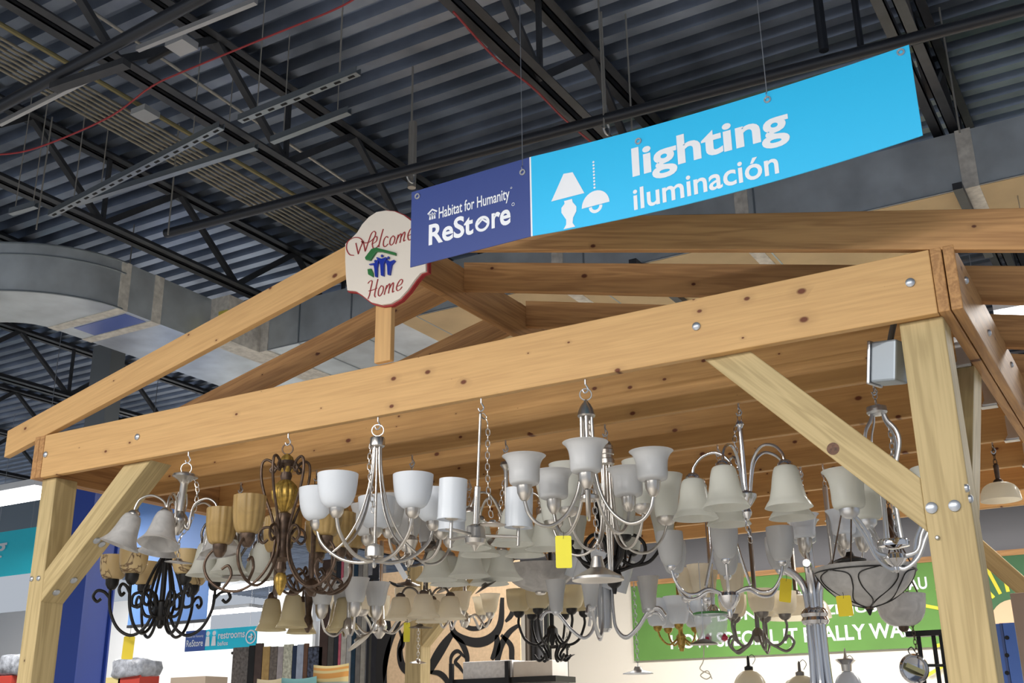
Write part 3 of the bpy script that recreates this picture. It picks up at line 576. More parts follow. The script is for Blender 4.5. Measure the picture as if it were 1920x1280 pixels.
def hook(P, row):
    m_ = M(); x, y, z = P; e = Vector((.86, .51, 0))
    m_.tube([P + Vector((0, 0, .004)), P - Vector((0, 0, .022))], .0042, 8)
    m_.tube(curve([P - Vector((0, 0, .02)), P - Vector((0, 0, .03)) + e * .006, P - Vector((0, 0, .042)) + e * .011, P - Vector((0, 0, .054)) + e * .004, P - Vector((0, 0, .056)) - e * .006, P - Vector((0, 0, .044)) - e * .012], 5), .0034, 7)
    m_.build('screw_hook', steel, joists[row])
FIX = {}
def chand(key, u, row, label, metal, col, arms=None, n=5, az=0, tube=2.6, shade=None, at_=None, sock=None, ext=None, tilt=0, cat='chandelier', chn=None, loop=None, flat=1.0, name='chandelier', ref=None, dv=0, stilt=0, drops=(), group='chandeliers hung under the pergola'):
    P = hookpoint(u, row); s = depth(P) / FPX; hook(P, row); sh = 0
    if ref is not None: sh = vpix(P) - vpix(hookpoint(u, ref))
    sh += dv; v0 = vpix(P)
    r = empty(name, P, label, cat, group); r.rotation_euler = (0, tilt, 0); FIX[key] = (r, P, s)
    def build(m_, nm, mt, **k): return m_.build(nm, mt, r, local=True, **k)
    if loop: dy, R = loop; build(M().ring((0, 0, -dy * s), R * s, .0032, ax=(-.5, .86, 0), n=22), 'loop', metal)
    if col: build(M().lathe([(a * s, -b * s) for a, b in col], 20), 'column', metal)
    if chn: build(chain(M(), [(a * s * .86, a * s * .51, -b * s) for a, b in chn]), 'chain', metal)
    am = None; sm = None
    if arms:
        paths = arms if isinstance(arms[0][0], (list, tuple)) else [arms]
        m_ = M()
        for p in paths: m_.tube(curve([(a * s, 0, -b * s) for a, b in p], 6), tube * s, 8, flat=flat, flataxis=(0, 1, 0) if flat != 1 else None)
        am = m_.mesh('arm', metal, .9)
    if shade:
        kind, rim, ht, up, smt = shade[:5]; rb = shade[5:] if len(shade) > 5 else ()
        sm = shade_mesh(kind, rim * s, ht * s, up, smt, *rb)
        R, dy = at_; sg = 1 if up else -1
        cr, ch = sock or (rim * .36, ht * .2)
        kq = M().lathe([(cr * .35 * s, -sg * ch * s * 1.15), (cr * .6 * s, -sg * ch * s), (cr * .95 * s, -sg * ch * s * .55), (cr * s, -sg * ch * s * .1), (cr * 1.02 * s, sg * ch * s * .12), (cr * .8 * s, sg * ch * s * .14)], 18).mesh('socket', metal, .7)
    for k in range(n if (arms or shade) else 0):
        an = math.radians((az[k] if isinstance(az, (list, tuple)) else az + 360 * k / n) + VIEW)
        if am:
            o = bpy.data.objects.new('arm', am); COL.objects.link(o); o.parent = r; o.rotation_euler = (0, 0, an)
        if sm:
            R, dy = at_; c = (R * s * math.cos(an), R * s * math.sin(an), -dy * s)
            q = bpy.data.objects.new('socket', kq); COL.objects.link(q)
            if am: q.parent = o; q.location = (R * s, 0, -dy * s)
            else: q.parent = r; q.location = c
            q = bpy.data.objects.new('shade', sm); COL.objects.link(q); q.parent = r; q.location = c; q.rotation_euler = (0, stilt, an)
    if ext: ext(r, s, build, metal)
    for (du, va, vb, Rr, tl) in drops:
        dx = du - u; hangchain([(dx, va - v0 + sh), (dx, vb - v0 + sh)])(r, s, build, metal); canopy(dx, vb - v0 + sh + Rr * .45, Rr, .5, tl)(r, s, build, metal)
    if sh:
        for c_ in r.children: c_.location.z += sh * s
        if sh < 0: build(chain(M(), [(0, 0, -6 * s), (0, 0, (sh - 10) * s)]), 'chain', metal)
    return r
def canopy(dx, dy, R, h=.35, tl=(0, 0), nm='canopy', az=0, mt=None):
    def f(r, s, build, metal):
        o = M().lathe([(.003, h * R * s), (R * .2 * s, h * R * s * .95), (R * .3 * s, h * R * s * .5), (R * .8 * s, h * R * s * .22), (R * s, h * R * s * .1), (R * s, 0), (R * .94 * s, 0), (R * .75 * s, h * R * s * .1), (.003, h * R * s * .3)], 26).build(nm, mt or metal, r, local=True)
        a = math.radians(VIEW + az); o.location = (dx * s * math.cos(a), dx * s * math.sin(a), -dy * s); o.rotation_euler = (tl[0], tl[1], 0)
    return f
def rods(pts, n, az, rad=2.2, nm='rod'):
    def f(r, s, build, metal):
        me = M().tube(curve([(a * s, 0, -b * s) for a, b in pts], 6), rad * s, 8).mesh(nm, metal, .9)
        for k in range(n):
            o = bpy.data.objects.new(nm, me); COL.objects.link(o); o.parent = r; o.rotation_euler = (0, 0, math.radians(az + 360 * k / n + VIEW))
    return f
def lathe_part(nm, prof, mt, **kw):
    def f(r, s, build, metal): build(M().lathe([(a * s, -b * s) for a, b in prof], 72 if kw else 24, **kw), nm, mt or metal)
    return f
def hangchain(pts): 
    def f(r, s, build, metal): build(chain(M(), [(a * s * .86, a * s * .51, -b * s) for a, b in pts]), 'chain', metal)
    return f
def wirepart(pts, mt, rad=.0018, nm='wire'):
    def f(r, s, build, metal): build(M().tube(curve([(a * s * .86 + c * s * .5, a * s * .51 - c * s * .86, -b * s) for a, b, c in pts], 8), rad, 6), nm, mt)
    return f
def multi(*fs):
    def f(r, s, build, metal):
        for g in fs: g(r, s, build, metal)
    return f
clearw = mat('wire_beige', (.55, .50, .40), .5)
# --- front row
chand('c1', 354, 0, 'nickel chandelier with five drooping alabaster bells nearest the left post', nickel,
      [(2, 38), (12, 40), (23, 44), (24, 48), (14, 53), (9, 58), (7, 62), (7, 112), (10, 116), (15, 122), (17, 130), (14, 140), (8, 150), (3, 156)],
      [(10, 128), (17, 141), (24, 140), (24, 118), (30, 98), (52, 88), (72, 96), (79, 112), (80, 124)], 5, -18, 2.2, ('bell', 37, 60, False, alab), (80, 126), (11, 8),
      multi(hangchain([(12, 42), (26, 70), (24, 120), (6, 165), (8, 196)]), canopy(10, 205, 25, .3), rods([(9, 118), (14, 98), (10, 78)], 2, 60, 1.5, 'scroll')), .08, loop=(32, 10), stilt=-.28)
chand('c3', 541, 0, 'bronze scroll chandelier with gold melon ball and amber ribbed cups', bronze,
      [(2, 48), (10, 52), (17, 54), (18, 60), (12, 66), (9, 74), (11, 82), (8, 92)],
      [[(12, 66), (20, 66), (26, 56), (38, 50), (46, 58), (46, 84), (38, 116), (24, 152), (14, 190), (18, 232), (40, 268), (72, 288), (104, 286), (130, 268), (140, 244), (132, 222), (114, 208)], [(26, 62), (30, 70), (24, 74), (20, 68)], [(14, 190), (26, 176), (40, 180), (44, 194), (36, 204), (27, 198)], [(104, 286), (90, 262), (96, 244), (108, 250)]], 5, 178, 2.6,
      ('cup', 27, 66, True, amber, .06, 14), (114, 206), (13, 20),
      multi(lathe_part('melon_ball', [(6, 88), (12, 92), (19, 100), (23, 112), (21, 126), (14, 138), (7, 146), (5, 150)], gold, rib=.12, ribn=12), lathe_part('stem', [(6, 148), (13, 152), (16, 168), (13, 190), (9, 214), (12, 222), (14, 232), (8, 240), (10, 252), (4, 262)], None),
            lathe_part('finial', [(5, 258), (9, 264), (10, 274), (7, 286), (2, 298)], gold, rib=.15, ribn=6), lathe_part('leaf_crown', [(3, 40), (8, 46), (11, 58), (8, 74), (3, 80)], gold, rib=.35, ribn=5)), 0, loop=(30, 10), flat=1.0)
chand('c4', 709, 0, 'brushed nickel chandelier with five white bowl shades and splayed rods', nickel,
      [(2, 38), (13, 40), (14, 42), (14, 56), (12, 58), (2, 59)],
      [(6, 268), (30, 269), (60, 262), (86, 246), (104, 226), (111, 206)], 5, 168, 3.4, ('bowl', 36, 60, True, opal), (112, 190), (13, 15),
      multi(rods([(7, 56), (9, 96), (16, 140), (30, 186), (54, 226), (84, 252)], 5, 168, 2.3), lathe_part('hub', [(3, 236), (16, 242), (17, 246), (17, 260), (14, 262), (4, 264), (4, 276), (2, 280)], None), rods([(0, 58), (0, 240)], 1, 0, 2.2, 'centre_rod'), hangchain([(-10, 40), (-14, 90), (-8, 140), (-4, 180)])), 0, loop=(26, 11))
chand('c5', 902, 0, 'nickel rod chandelier with three white cylinder shades and a hanging chain', nickel,
      [(2, 28), (3, 30), (2.6, 34), (2.6, 166), (6, 168), (6, 236), (16, 240), (18, 244), (18, 258), (20, 262), (18, 270), (8, 274), (4, 280), (2, 284)],
      [[(14, 256), (77, 256)], [(77, 238), (77, 272)]], 3, [2, 238, 128], 3, ('cyl', 25, 68, True, opal), (77, 236), (12, 4),
      multi(hangchain([(3, 30), (14, 50), (16, 110), (18, 150), (22, 190), (27, 222)]), canopy(30, 236, 26, .35)), .05)
chand('c6', 1097, 0, 'large nickel chandelier with five flared frosted cups at the centre', nickel,
      [(2, 40), (4, 44), (9, 50), (14, 60), (17, 71), (15, 74), (3, 75)],
      [(10, 72), (11, 120), (13, 170), (22, 216), (42, 254), (70, 276), (96, 274), (113, 256), (120, 234)], 5, [264, 192, 336, 120, 48], 3.4, ('flare', 40, 54, True, frost), (120, 206), (14, 24),
      multi(hangchain([(2, 76), (3, 150), (8, 220), (12, 320)]), canopy(10, 372, 46, .95), lathe_part('center_ring', [(16, 220), (18, 222), (18, 228), (16, 230)], None)), 0, loop=(30, 11))
# --- second row
chand('c9', 322, 1, 'black iron scroll chandelier with amber marbled cups and a yellow tag', iron,
      [(2, 100), (5, 104), (6, 110), (5, 116), (5, 196), (13, 200), (14, 222), (12, 226), (6, 232), (7, 240), (3, 246)],
      [[(4, 114), (18, 140), (30, 172), (36, 200), (28, 222), (14, 226)], [(12, 214), (26, 244), (48, 258), (72, 246), (88, 216), (92, 184), (90, 168)], [(92, 192), (102, 182), (114, 180), (120, 190), (113, 199), (106, 194)], [(14, 208), (30, 184), (50, 186), (52, 204), (40, 208), (36, 200)]], 6, 190, 2.8,
      ('cup', 25, 43, True, marble), (90, 160), (12, 16), multi(wirepart([(0, 8, 0), (-2, 60, 0), (-1, 104, 0)], iron, .0022)), 0)
chand('c2', 452, 1, 'dark bronze fixture with pale grey bells behind the amber ribbed cup', pewter,
      [(2, 40), (9, 44), (14, 50), (10, 56), (5, 62), (4, 130), (9, 136), (12, 146), (7, 156), (3, 164)],
      [(8, 140), (24, 116), (40, 86), (56, 80), (64, 98), (60, 114)], 5, 200, 2.4, ('bell', 33, 58, False, frostg), (54, 116), (11, 12), multi(canopy(2, 176, 24, .4)), 0, chn=[(0, 6), (0, 42)])
chand('c2b', 594, 1, 'bronze up-light chandelier behind the left white bowl shades', bronze,
      [(2, 26), (10, 30), (16, 34), (14, 40), (5, 44), (4, 60), (8, 66), (5, 72), (4, 200), (12, 206), (16, 216), (8, 226), (3, 232)],
      [[(6, 204), (30, 226), (58, 218), (72, 190), (70, 150)], [(30, 226), (44, 200), (56, 206), (50, 214)]], 5, 20, 2.4, ('cup', 26, 60, True, amber, .06, 14), (70, 144), (13, 14), None, 0, chn=[(0, 6), (0, 28)])
chand('c19', 773, 1, 'nickel chandelier with grey frosted cups half hidden by the white bowls', nickel,
      [(2, 58), (5, 60), (5, 150), (12, 154), (14, 160), (10, 170), (4, 190), (7, 196), (3, 204)],
      [(8, 186), (30, 200), (56, 196), (74, 178), (80, 160)], 5, 30, 2.6, ('tulip', 34, 58, True, frost), (80, 150), (13, 15), None, 0, chn=[(0, 6), (0, 60)])
chand('c21', 948, 1, 'nickel gooseneck chandelier with grey bells behind the white cylinders', nickel,
      [(2, 40), (9, 42), (11, 48), (6, 54), (4, 60), (4, 140), (11, 144), (14, 150), (8, 160), (3, 168)],
      [(9, 146), (18, 128), (34, 106), (54, 104), (68, 122), (72, 140)], 5, 350, 2.3, ('bell', 38, 64, False, frostg), (72, 142), (11, 9), multi(canopy(-16, 190, 20, .5, (.5, .3)), hangchain([(6, 50), (-6, 90), (-12, 140), (-16, 180)])), 0, chn=[(0, 6), (0, 42)])
chand('c11', 1134, 1, 'nickel chandelier with a banded barrel top and tall frosted cups behind the central one', nickel,
      [(2, 30), (8, 34), (10, 38), (13, 42), (13, 48), (15, 50), (15, 58), (13, 60), (13, 66), (15, 68), (15, 76), (10, 80)],
      [(9, 78), (11, 150), (20, 210), (44, 236), (74, 236), (98, 214), (110, 188)], 5, [10, 82, 154, 226, 298], 2.5, ('tall', 34, 78, True, frostg), (110, 172), (18, 14), multi(rods([(6, 80), (4, 240), (2, 280)], 3, 20, 2)), 0, chn=[(0, 6), (0, 32)])
chand('c7', 1384, 1, 'chrome gooseneck chandelier with five frosted bells facing down, right of centre', chrome,
      [(2, 34), (7, 37), (8, 42), (5, 46), (4.5, 50), (4.5, 166), (16, 170), (20, 174), (19, 180), (12, 190), (6, 198), (9, 206), (7, 212), (2, 220)],
      [(10, 176), (14, 150), (24, 112), (46, 92), (72, 96), (90, 114), (94, 132)], 5, [236, 308, 20, 100, 164], 2.8, ('bell2', 42, 74, False, frostg), (94, 138), (14, 10), multi(hangchain([(-4, 34), (-12, 70), (-10, 120), (-14, 170), (-4, 220), (2, 260)])), 0, chn=[(0, 6), (0, 36)])
chand('c8', 1637, 1, 'steel strap chandelier with flared frosted cups behind the right brace', steel,
      [(2, 46), (18, 50), (19, 60), (16, 64), (3, 66)],
      [[(12, 60), (16, 76), (30, 98), (33, 122), (22, 160), (13, 200), (13, 250), (16, 298)], [(14, 326), (40, 318), (52, 288), (70, 262), (86, 254)], [(86, 254), (60, 292), (40, 330), (14, 348), (-2, 340)]], 4, [200, 20, 100, 330], 3.6, ('flare', 42, 70, True, frostg), (86, 246), (18, 14),
      multi(hangchain([(4, 46), (16, 70), (20, 120), (10, 180), (8, 240), (8, 282)]), lathe_part('upper_disc', [(3, 292), (26, 296), (28, 300), (27, 308), (12, 312), (3, 313)], chrome), lathe_part('lower_disc', [(4, 318), (18, 322), (20, 330), (14, 338), (5, 344), (5, 350), (2, 354)], chrome)), 0, chn=[(0, 6), (0, 48)], flat=.35)
# --- third row
chand('c10', 1345, 2, 'chrome chandelier with six plain frosted cups below the frosted bells', chrome,
      [(2, 38), (10, 42), (12, 50), (8, 56), (3, 58), (3, 268), (16, 272), (20, 278), (18, 286), (12, 296), (5, 302), (4, 312), (2, 316)],
      [(12, 274), (40, 266), (66, 276), (88, 274), (104, 256), (111, 236)], 6, 259, 2.6, ('egg', 24, 60, True, frost), (111, 228), (8, 7), multi(rods([(7, 54), (14, 130), (28, 200), (46, 262)], 6, 259, 2)), 0, chn=[(0, 6), (0, 40)])
chand('c12', 1142, 2, 'black iron chandelier with big scroll loops behind the central nickel one', iron,
      [(2, 50), (5, 54), (5, 200), (12, 206), (16, 218), (12, 230), (5, 236), (3, 246)],
      [[(8, 206), (34, 198), (66, 190), (92, 160)], [(5, 190), (14, 150), (30, 120), (34, 80), (28, 56), (16, 60), (16, 72), (24, 74)], [(8, 180), (34, 196), (54, 186), (58, 160), (40, 142), (20, 150), (14, 170)]], 5, 350, 3.2, ('tall', 26, 62, True, frostg), (94, 156), (12, 10), None, 0, chn=[(0, 6), (0, 52)])
chand('c20', 812, 2, 'pewter fixture with a stepped top disc beside the white cylinder shades', pewter,
      [(2, 26), (10, 28), (17, 32), (18, 38), (8, 42), (5, 46), (4, 104), (14, 112), (16, 120), (8, 130), (3, 136)],
      [(8, 118), (20, 144), (42, 150), (60, 136), (66, 112)], 4, 12, 2.4, ('tall', 26, 54, True, frost), (66, 96), (13, 14), None, 0)
chand('c18', 588, 2, 'bronze chandelier with pale amber bells hanging low over the restrooms sign', bronze,
      [(2, 60), (5, 62), (4, 180), (12, 186), (14, 196), (9, 210), (5, 250), (9, 262), (8, 272), (2, 282)],
      [[(8, 196), (30, 180), (52, 188), (64, 206), (66, 218)], [(30, 180), (22, 168), (14, 174), (20, 180)]], 5, [185, 255, 352, 40, 110], 2.2, ('bell2', 28, 56, False, ambb), (66, 222), (9, 10), None, 0, chn=[(0, 6), (0, 62)], dv=45)
def bowl_cage(r, s, build, metal):
    Rr, z0, ht = 90 * s, -262 * s, 70 * s
    m_ = M()
    def sp(t, an):
        q = [(.05, 0), (.35, .10), (.65, .33), (.86, .62), (.95, .84), (1, 1)]; i = min(4, int(t * 5)); f = t * 5 - i; a = q[i][0] * (1 - f) + q[i + 1][0] * f; b = q[i][1] * (1 - f) + q[i + 1][1] * f
        return Vector(((a * Rr + .004) * math.cos(an), (a * Rr + .004) * math.sin(an), z0 - ht + b * ht - .002))
    m_.tube([sp(.86, 2 * PI * k / 40) for k in range(40)], .0032, 6, True)
    for k in range(6):
        c = 2 * PI * k / 6
        for sg in (1, -1): m_.tube(curve([sp(0, c), sp(.25, c + sg * .1), sp(.5, c + sg * .42), sp(.72, c + sg * .40), sp(.86, c)], 5), .0028, 6)
    m_.lathe([(.001, z0 - ht - .035), (.006, z0 - ht - .03), (.01, z0 - ht - .02), (.02, z0 - ht), (.028, z0 - ht + .012)], 14)
    build(m_, 'iron_lattice', iron)
    for k in range(3):
        an = 2 * PI * k / 3 + .5; build(M().tube([(0, 0, -60 * s), (Rr * .96 * math.cos(an), Rr * .96 * math.sin(an), z0)], .0035, 6), 'support_rod', bronze)
chand('c16', 1590, 2, 'shallow alabaster bowl pendant caged in a black petal lattice', bronze, [(2, 40), (8, 44), (10, 56), (4, 64)], None, 1, 0, 2, ('dish', 90, 70, True, alab), (0, 332), (8, 4), multi(bowl_cage, canopy(-24, 250, 28, .6, mt=iron)), 0, 'pendant light', [(0, 6), (0, 42)], name='bowl_pendant', group='pendants under the pergola')
chand('c14', 1125, 3, 'steel chandelier with long wavy arms and slim frosted cups, low in the centre', steel,
      [(2, 60), (6, 64), (4, 70), (4, 180), (14, 190), (16, 200), (14, 210), (12, 306), (6, 312)],
      [(16, 200), (17, 270), (22, 306), (40, 322), (64, 306), (86, 280), (106, 276), (118, 290)], 5, [186, 330, 20, 250, 100], 3, ('tall', 19, 56, True, frost), (88, 276), (8, 6), None, 0, chn=[(0, 6), (0, 62)], ref=2, drops=((1180, 1090, 1238, 27, (0, 0)),))
chand('c15', 1500, 3, 'tall chrome tube chandelier with a ringed collar, low at the right', chrome,
      [(2, 180), (6, 184), (8, 240), (14, 320), (22, 326), (25, 332), (22, 338), (25, 344), (22, 350), (12, 354)],
      [[(12, 350), (13, 420), (18, 470), (40, 520)], [(10, 330), (14, 290), (28, 266), (50, 252), (66, 250)]], 6, 10, 7, None, None, None, None, 0, chn=[(0, 6), (0, 182)], ref=2)
# --- fourth row and beyond
chand('c30', 1542, 3, 'white opal cup chandelier on nickel holders left of the strap chandelier', nickel,
      [(2, 40), (5, 44), (4, 180), (10, 186), (8, 196), (2, 204)], [(6, 190), (24, 204), (44, 196), (54, 172), (56, 158)], 5, [200, 280, 340, 50, 130], 2.4, ('flare', 30, 44, True, opal), (56, 142), (13, 22), None, 0, chn=[(0, 6), (0, 42)])
chand('c31', 1164, 3, 'fixture with white cylinder glasses tipped outward right of the black scrolls', chrome,
      [(2, 46), (5, 50), (4, 110), (12, 116), (12, 124), (4, 130)], [(8, 118), (26, 112), (38, 120)], 4, [330, 60, 150, 240], 2.6, ('cyl', 24, 58, False, opal), (40, 122), (14, 8), None, .35, chn=[(0, 6), (0, 48)])
chand('c22', 880, 2, 'fixture with grey bells in the middle of the crowd, below the white cylinders', nickel,
      [(2, 60), (5, 64), (4, 130), (12, 136), (10, 146), (3, 152)], [(8, 140), (24, 112), (44, 104), (60, 118), (62, 130)], 5, 200, 2.2, ('bell', 38, 52, False, frostg), (62, 132), (10, 8), multi(canopy(30, 196, 22, .4, (.4, -.4), mt=pewter)), 0, chn=[(0, 6), (0, 62)], ref=3, dv=52)
chand('c23', 800, 3, 'fixture with pale bells above the swirl rug and a dark disc', pewter,
      [(2, 80), (5, 84), (4, 146), (10, 152), (8, 162), (3, 168)], [(7, 156), (20, 138), (36, 136), (46, 150)], 4, [190, 350, 80, 270], 2, ('bell2', 30, 40, False, cream), (46, 152), (9, 7), multi(canopy(-10, 206, 24, .3, (.1, .1))), 0, chn=[(0, 6), (0, 82)], drops=((768, 1040, 1084, 22, (.15, .2)), (838, 1050, 1092, 20, (.2, -.4))))
chand('c24', 1010, 3, 'broad shallow grey glass bowl pendant in the middle of the crowd', nickel, [(2, 60), (5, 64), (4, 110), (8, 118)], None, 1, 0, 2, ('dish', 72, 48, True, alab), (0, 218), (10, 4), multi(rods([(4, 110), (30, 138), (70, 170)], 3, 40, 1.6)), 0, 'pendant light', [(0, 6), (0, 62)], name='bowl_pendant', group='pendants under the pergola', dv=48, drops=((958, 1020, 1062, 22, (.3, -.7)),))
chand('c17', 1660, 4, 'deep alabaster bowl pendant with a black finial beside the right post', bronze, [(2, 60), (5, 64), (4, 120), (8, 130)], None, 1, 0, 2, ('dome', 45, 56, True, alab), (0, 276), (9, 8), multi(rods([(4, 126), (20, 170), (44, 222)], 3, 20, 1.4), hangchain([(10, 60), (14, 200), (18, 330)])), 0, 'pendant light', [(0, 6), (0, 62)], name='bowl_pendant', group='pendants under the pergola', dv=12)
chand('c17b', 1860, 3, 'dark-rimmed cream dome pendant just right of the right post', bronze, [(2, 40), (5, 44), (4, 70), (8, 76)], None, 1, 0, 2, ('dome', 36, 34, False, cream), (0, 76), (9, 6), None, 0, 'pendant light', [(0, 6), (0, 42)], name='bowl_pendant', group='pendants under the pergola')
chand('c25', 716, 4, 'nickel chandelier with cream cups against the hanging rugs', nickel,
      [(2, 60), (4, 64), (3, 170), (6, 180), (9, 220), (12, 226), (14, 234), (10, 246), (4, 254)], [(8, 240), (26, 244), (44, 228), (62, 218), (70, 216)], 5, [185, 250, 320, 10, 100], 2.4, ('cup', 23, 40, True, cream), (70, 210), (12, 9), None, 0, chn=[(0, 6), (0, 62)], ref=3, dv=38, drops=((787, 1160, 1228, 15, (.1, .1)),))
chand('c26', 872, 4, 'nickel chandelier with cream cups in front of the swirl rug', nickel,
      [(2, 80), (4, 84), (3, 210), (9, 216), (10, 228), (4, 238)], [(7, 222), (20, 216), (30, 226), (40, 238), (48, 222)], 5, [190, 265, 345, 50, 130], 2.2, ('tulip', 19, 34, True, cream), (48, 214), (8, 9), None, 0, chn=[(0, 6), (0, 82)], dv=62)
chand('c27', 1030, 4, 'black scroll chandelier with pale amber cups low in the middle', iron,
      [(2, 60), (4, 64), (4, 240), (10, 246), (12, 258), (5, 268), (3, 276)], [[(8, 254), (26, 274), (48, 266), (60, 240), (60, 226)], [(26, 274), (14, 292), (24, 302), (34, 292)]], 6, 5, 2.4, ('cup', 23, 40, True, ambb), (60, 216), (10, 9), None, 0, chn=[(0, 6), (0, 62)], dv=50, drops=((1057, 1180, 1218, 15, (.2, -.4)),))
chand('c28', 1400, 4, 'dark scroll chandelier with cream cups before the green mural', pewter,
      [(2, 70), (4, 74), (4, 250), (10, 256), (12, 266), (5, 276)], [[(8, 262), (26, 282), (44, 274), (52, 250), (50, 236)], [(26, 282), (48, 292), (62, 278), (54, 266), (46, 274)]], 5, [200, 270, 350, 60, 130], 2.4, ('cup', 24, 40, True, cream), (50, 228), (11, 9), None, 0, chn=[(0, 6), (0, 72)], dv=14)
chand('c32', 1262, 4, 'gilt and clear fixture with white cone glasses above the word BUT', gold,
      [(2, 70), (4, 74), (4, 230), (9, 236), (7, 250), (3, 262)], [(6, 240), (22, 250), (36, 240), (42, 226)], 5, 330, 1.8, ('tulip', 26, 48, True, opal), (42, 218), (8, 8), None, 0, chn=[(0, 6), (0, 72)])
chand('c33', 1478, 5, 'broad cream dome pendant in front of the word REALIZE', pewter, [(2, 70), (4, 74), (4, 180), (9, 188)], None, 1, 0, 2, ('dome', 60, 42, False, cream), (0, 188), (10, 8), None, 0, 'pendant light', [(0, 6), (0, 72)], name='bowl_pendant', group='pendants under the pergola', ref=4)
chand('c34', 662, 2, 'nickel fixture with grey tulip glasses and a tilted canopy before the rugs', nickel,
      [(2, 70), (4, 74), (4, 170), (9, 176), (11, 190), (5, 200)], [(7, 186), (24, 202), (42, 194), (50, 172)], 4, [20, 110, 200, 290], 2.3, ('tulip', 25, 44, True, frost), (50, 150), (12, 20), multi(canopy(20, 214, 24, .4, (.3, -.6))), 0, chn=[(0, 6), (0, 72)], ref=3)
chand('c35', 1320, 3, 'chrome fixture with a clear plastic bag of parts below the frosted cups', chrome,
      [(2, 60), (4, 64), (4, 230), (10, 236), (12, 246), (5, 252)], [(7, 240), (26, 250), (42, 240), (46, 222)], 5, 20, 2.2, ('tulip', 24, 50, True, cream), (46, 214), (10, 9), None, 0, chn=[(0, 6), (0, 62)])
# ------------------------------------------------------------------ hang tags, bag
tagm = mat('yellow_tag', (.80, .62, .03), .6); tagm2 = mat('bright_yellow_tag', (.86, .78, .06), .6)
def price_tag(u, v, Y, wpx, hpx, label, mt=tagm, tilt=0, string=16, wmat=None):
    P = at(u, v, Y=Y); s = depth(P) / FPX; r = empty('price_tag', P, label, 'tag', None); a, b = wpx * s / 2, hpx * s
    r.rotation_euler = (0, tilt, math.radians(VIEW))
    M().prism([(-a, 0), (-a, -b + .004), (-a + .004, -b), (a - .004, -b), (a, -b + .004), (a, 0), (a - .005, .004), (-a + .005, .004)], 'y', -.0006, .0006).build('card', mt, r, local=True, smooth=0)
    M().tube([(0, 0, -.008), (.002, 0, .01), (0, 0, string * s)], .0012, 5).build('string', iron, r, local=True)
price_tag(1056, 1006, -.05, 30, 58, 'large bright yellow tag hanging from the central flared-cup chandelier', tagm2, 0, 10)
price_tag(243, 1194, .66, 21, 40, 'yellow tag hanging under the black iron scroll chandelier', tagm, .03, 26)
price_tag(763, 1168, 1.95, 12, 34, 'narrow yellow tag in front of the back left post', tagm2, 0, 8)
price_tag(1474, 1086, 1.3, 22, 42, 'yellow tag beside the wide lattice bowl', tagm, .15, 8)
price_tag(1581, 1118, 1.15, 28, 36, 'yellow tag directly below the lattice bowl', tagm, -.05, 8)
price_tag(736, 1042, .6, 10, 50, 'white paper tag dangling under the white bowl chandelier', mat('white_paper', (.72, .74, .78), .7), -.55, 6)
# clear plastic bag of parts
bagm = bpy.data.materials.new('clear_plastic'); bagm.use_nodes = True
_nt = bagm.node_tree; _b = _nt.nodes['Principled BSDF']; _b.inputs['Base Color'].default_value = (.80, .84, .88, 1); _b.inputs['Roughness'].default_value = .15; _b.inputs['Alpha'].default_value = .45
_nz = N(_nt, 'ShaderNodeTexNoise'); _nz.inputs['Scale'].default_value = 30; _bp = N(_nt, 'ShaderNodeBump'); _bp.inputs['Strength'].default_value = .8; _nt.links.new(_nz.outputs['Fac'], _bp.inputs['Height']); _nt.links.new(_bp.outputs['Normal'], _b.inputs['Normal'])
P = at(1332, 1150, Y=1.9); s = depth(P) / FPX; r = empty('plastic_bag', P, 'clear plastic bag with green rim and red corners hanging before the mural', 'bag')
r.rotation_euler = (0, 0, math.radians(VIEW))
M().lathe([(30 * s, 0), (31 * s, -16 * s), (28 * s, -34 * s), (23 * s, -52 * s), (.002, -54 * s)], 20).build('bag', bagm, r, local=True)
M().ring((0, 0, 0), 31 * s, .006, ax=(0, 0, 1), n=24).build('green_rim', mat('green_rim', (.05, .22, .05), .4), r, local=True)
for dx in (-10, 20): M().lathe([(.001, 0), (6 * s, 3 * s), (7 * s, 8 * s), (.001, 15 * s)], 8, (dx * s, -16 * s, -52 * s)).build('red_corner', mat('red_plastic', (.45, .02, .06), .4), r, local=True)
P = at(1320, 1208, Y=1.8); r = empty('loose_canopy', P, 'rusty canopy plate with a curled cord under the plastic bag', 'canopy')
M().lathe([(.002, .03), (.02, .026), (.065, .008), (.075, 0), (.06, .002), (.002, .006)], 22, (P.x, P.y, P.z)).build('plate', pewter, r)
q = curve([P, P + Vector((-.01, 0, -.08)), P + Vector((-.03, 0, -.12)), P + Vector((.02, .01, -.15)), P + Vector((.0, 0, -.17)), P + Vector((-.03, 0, -.15)), P + Vector((.01, 0, -.13)), P + Vector((.03, 0, -.17))], 6)
M().tube(q, .0028, 6).build('cord', clearw, r)
M().tube([P + Vector((0, 0, .02)), P + Vector((0, .0, .42))], .002, 5).build('cord', steel, r)
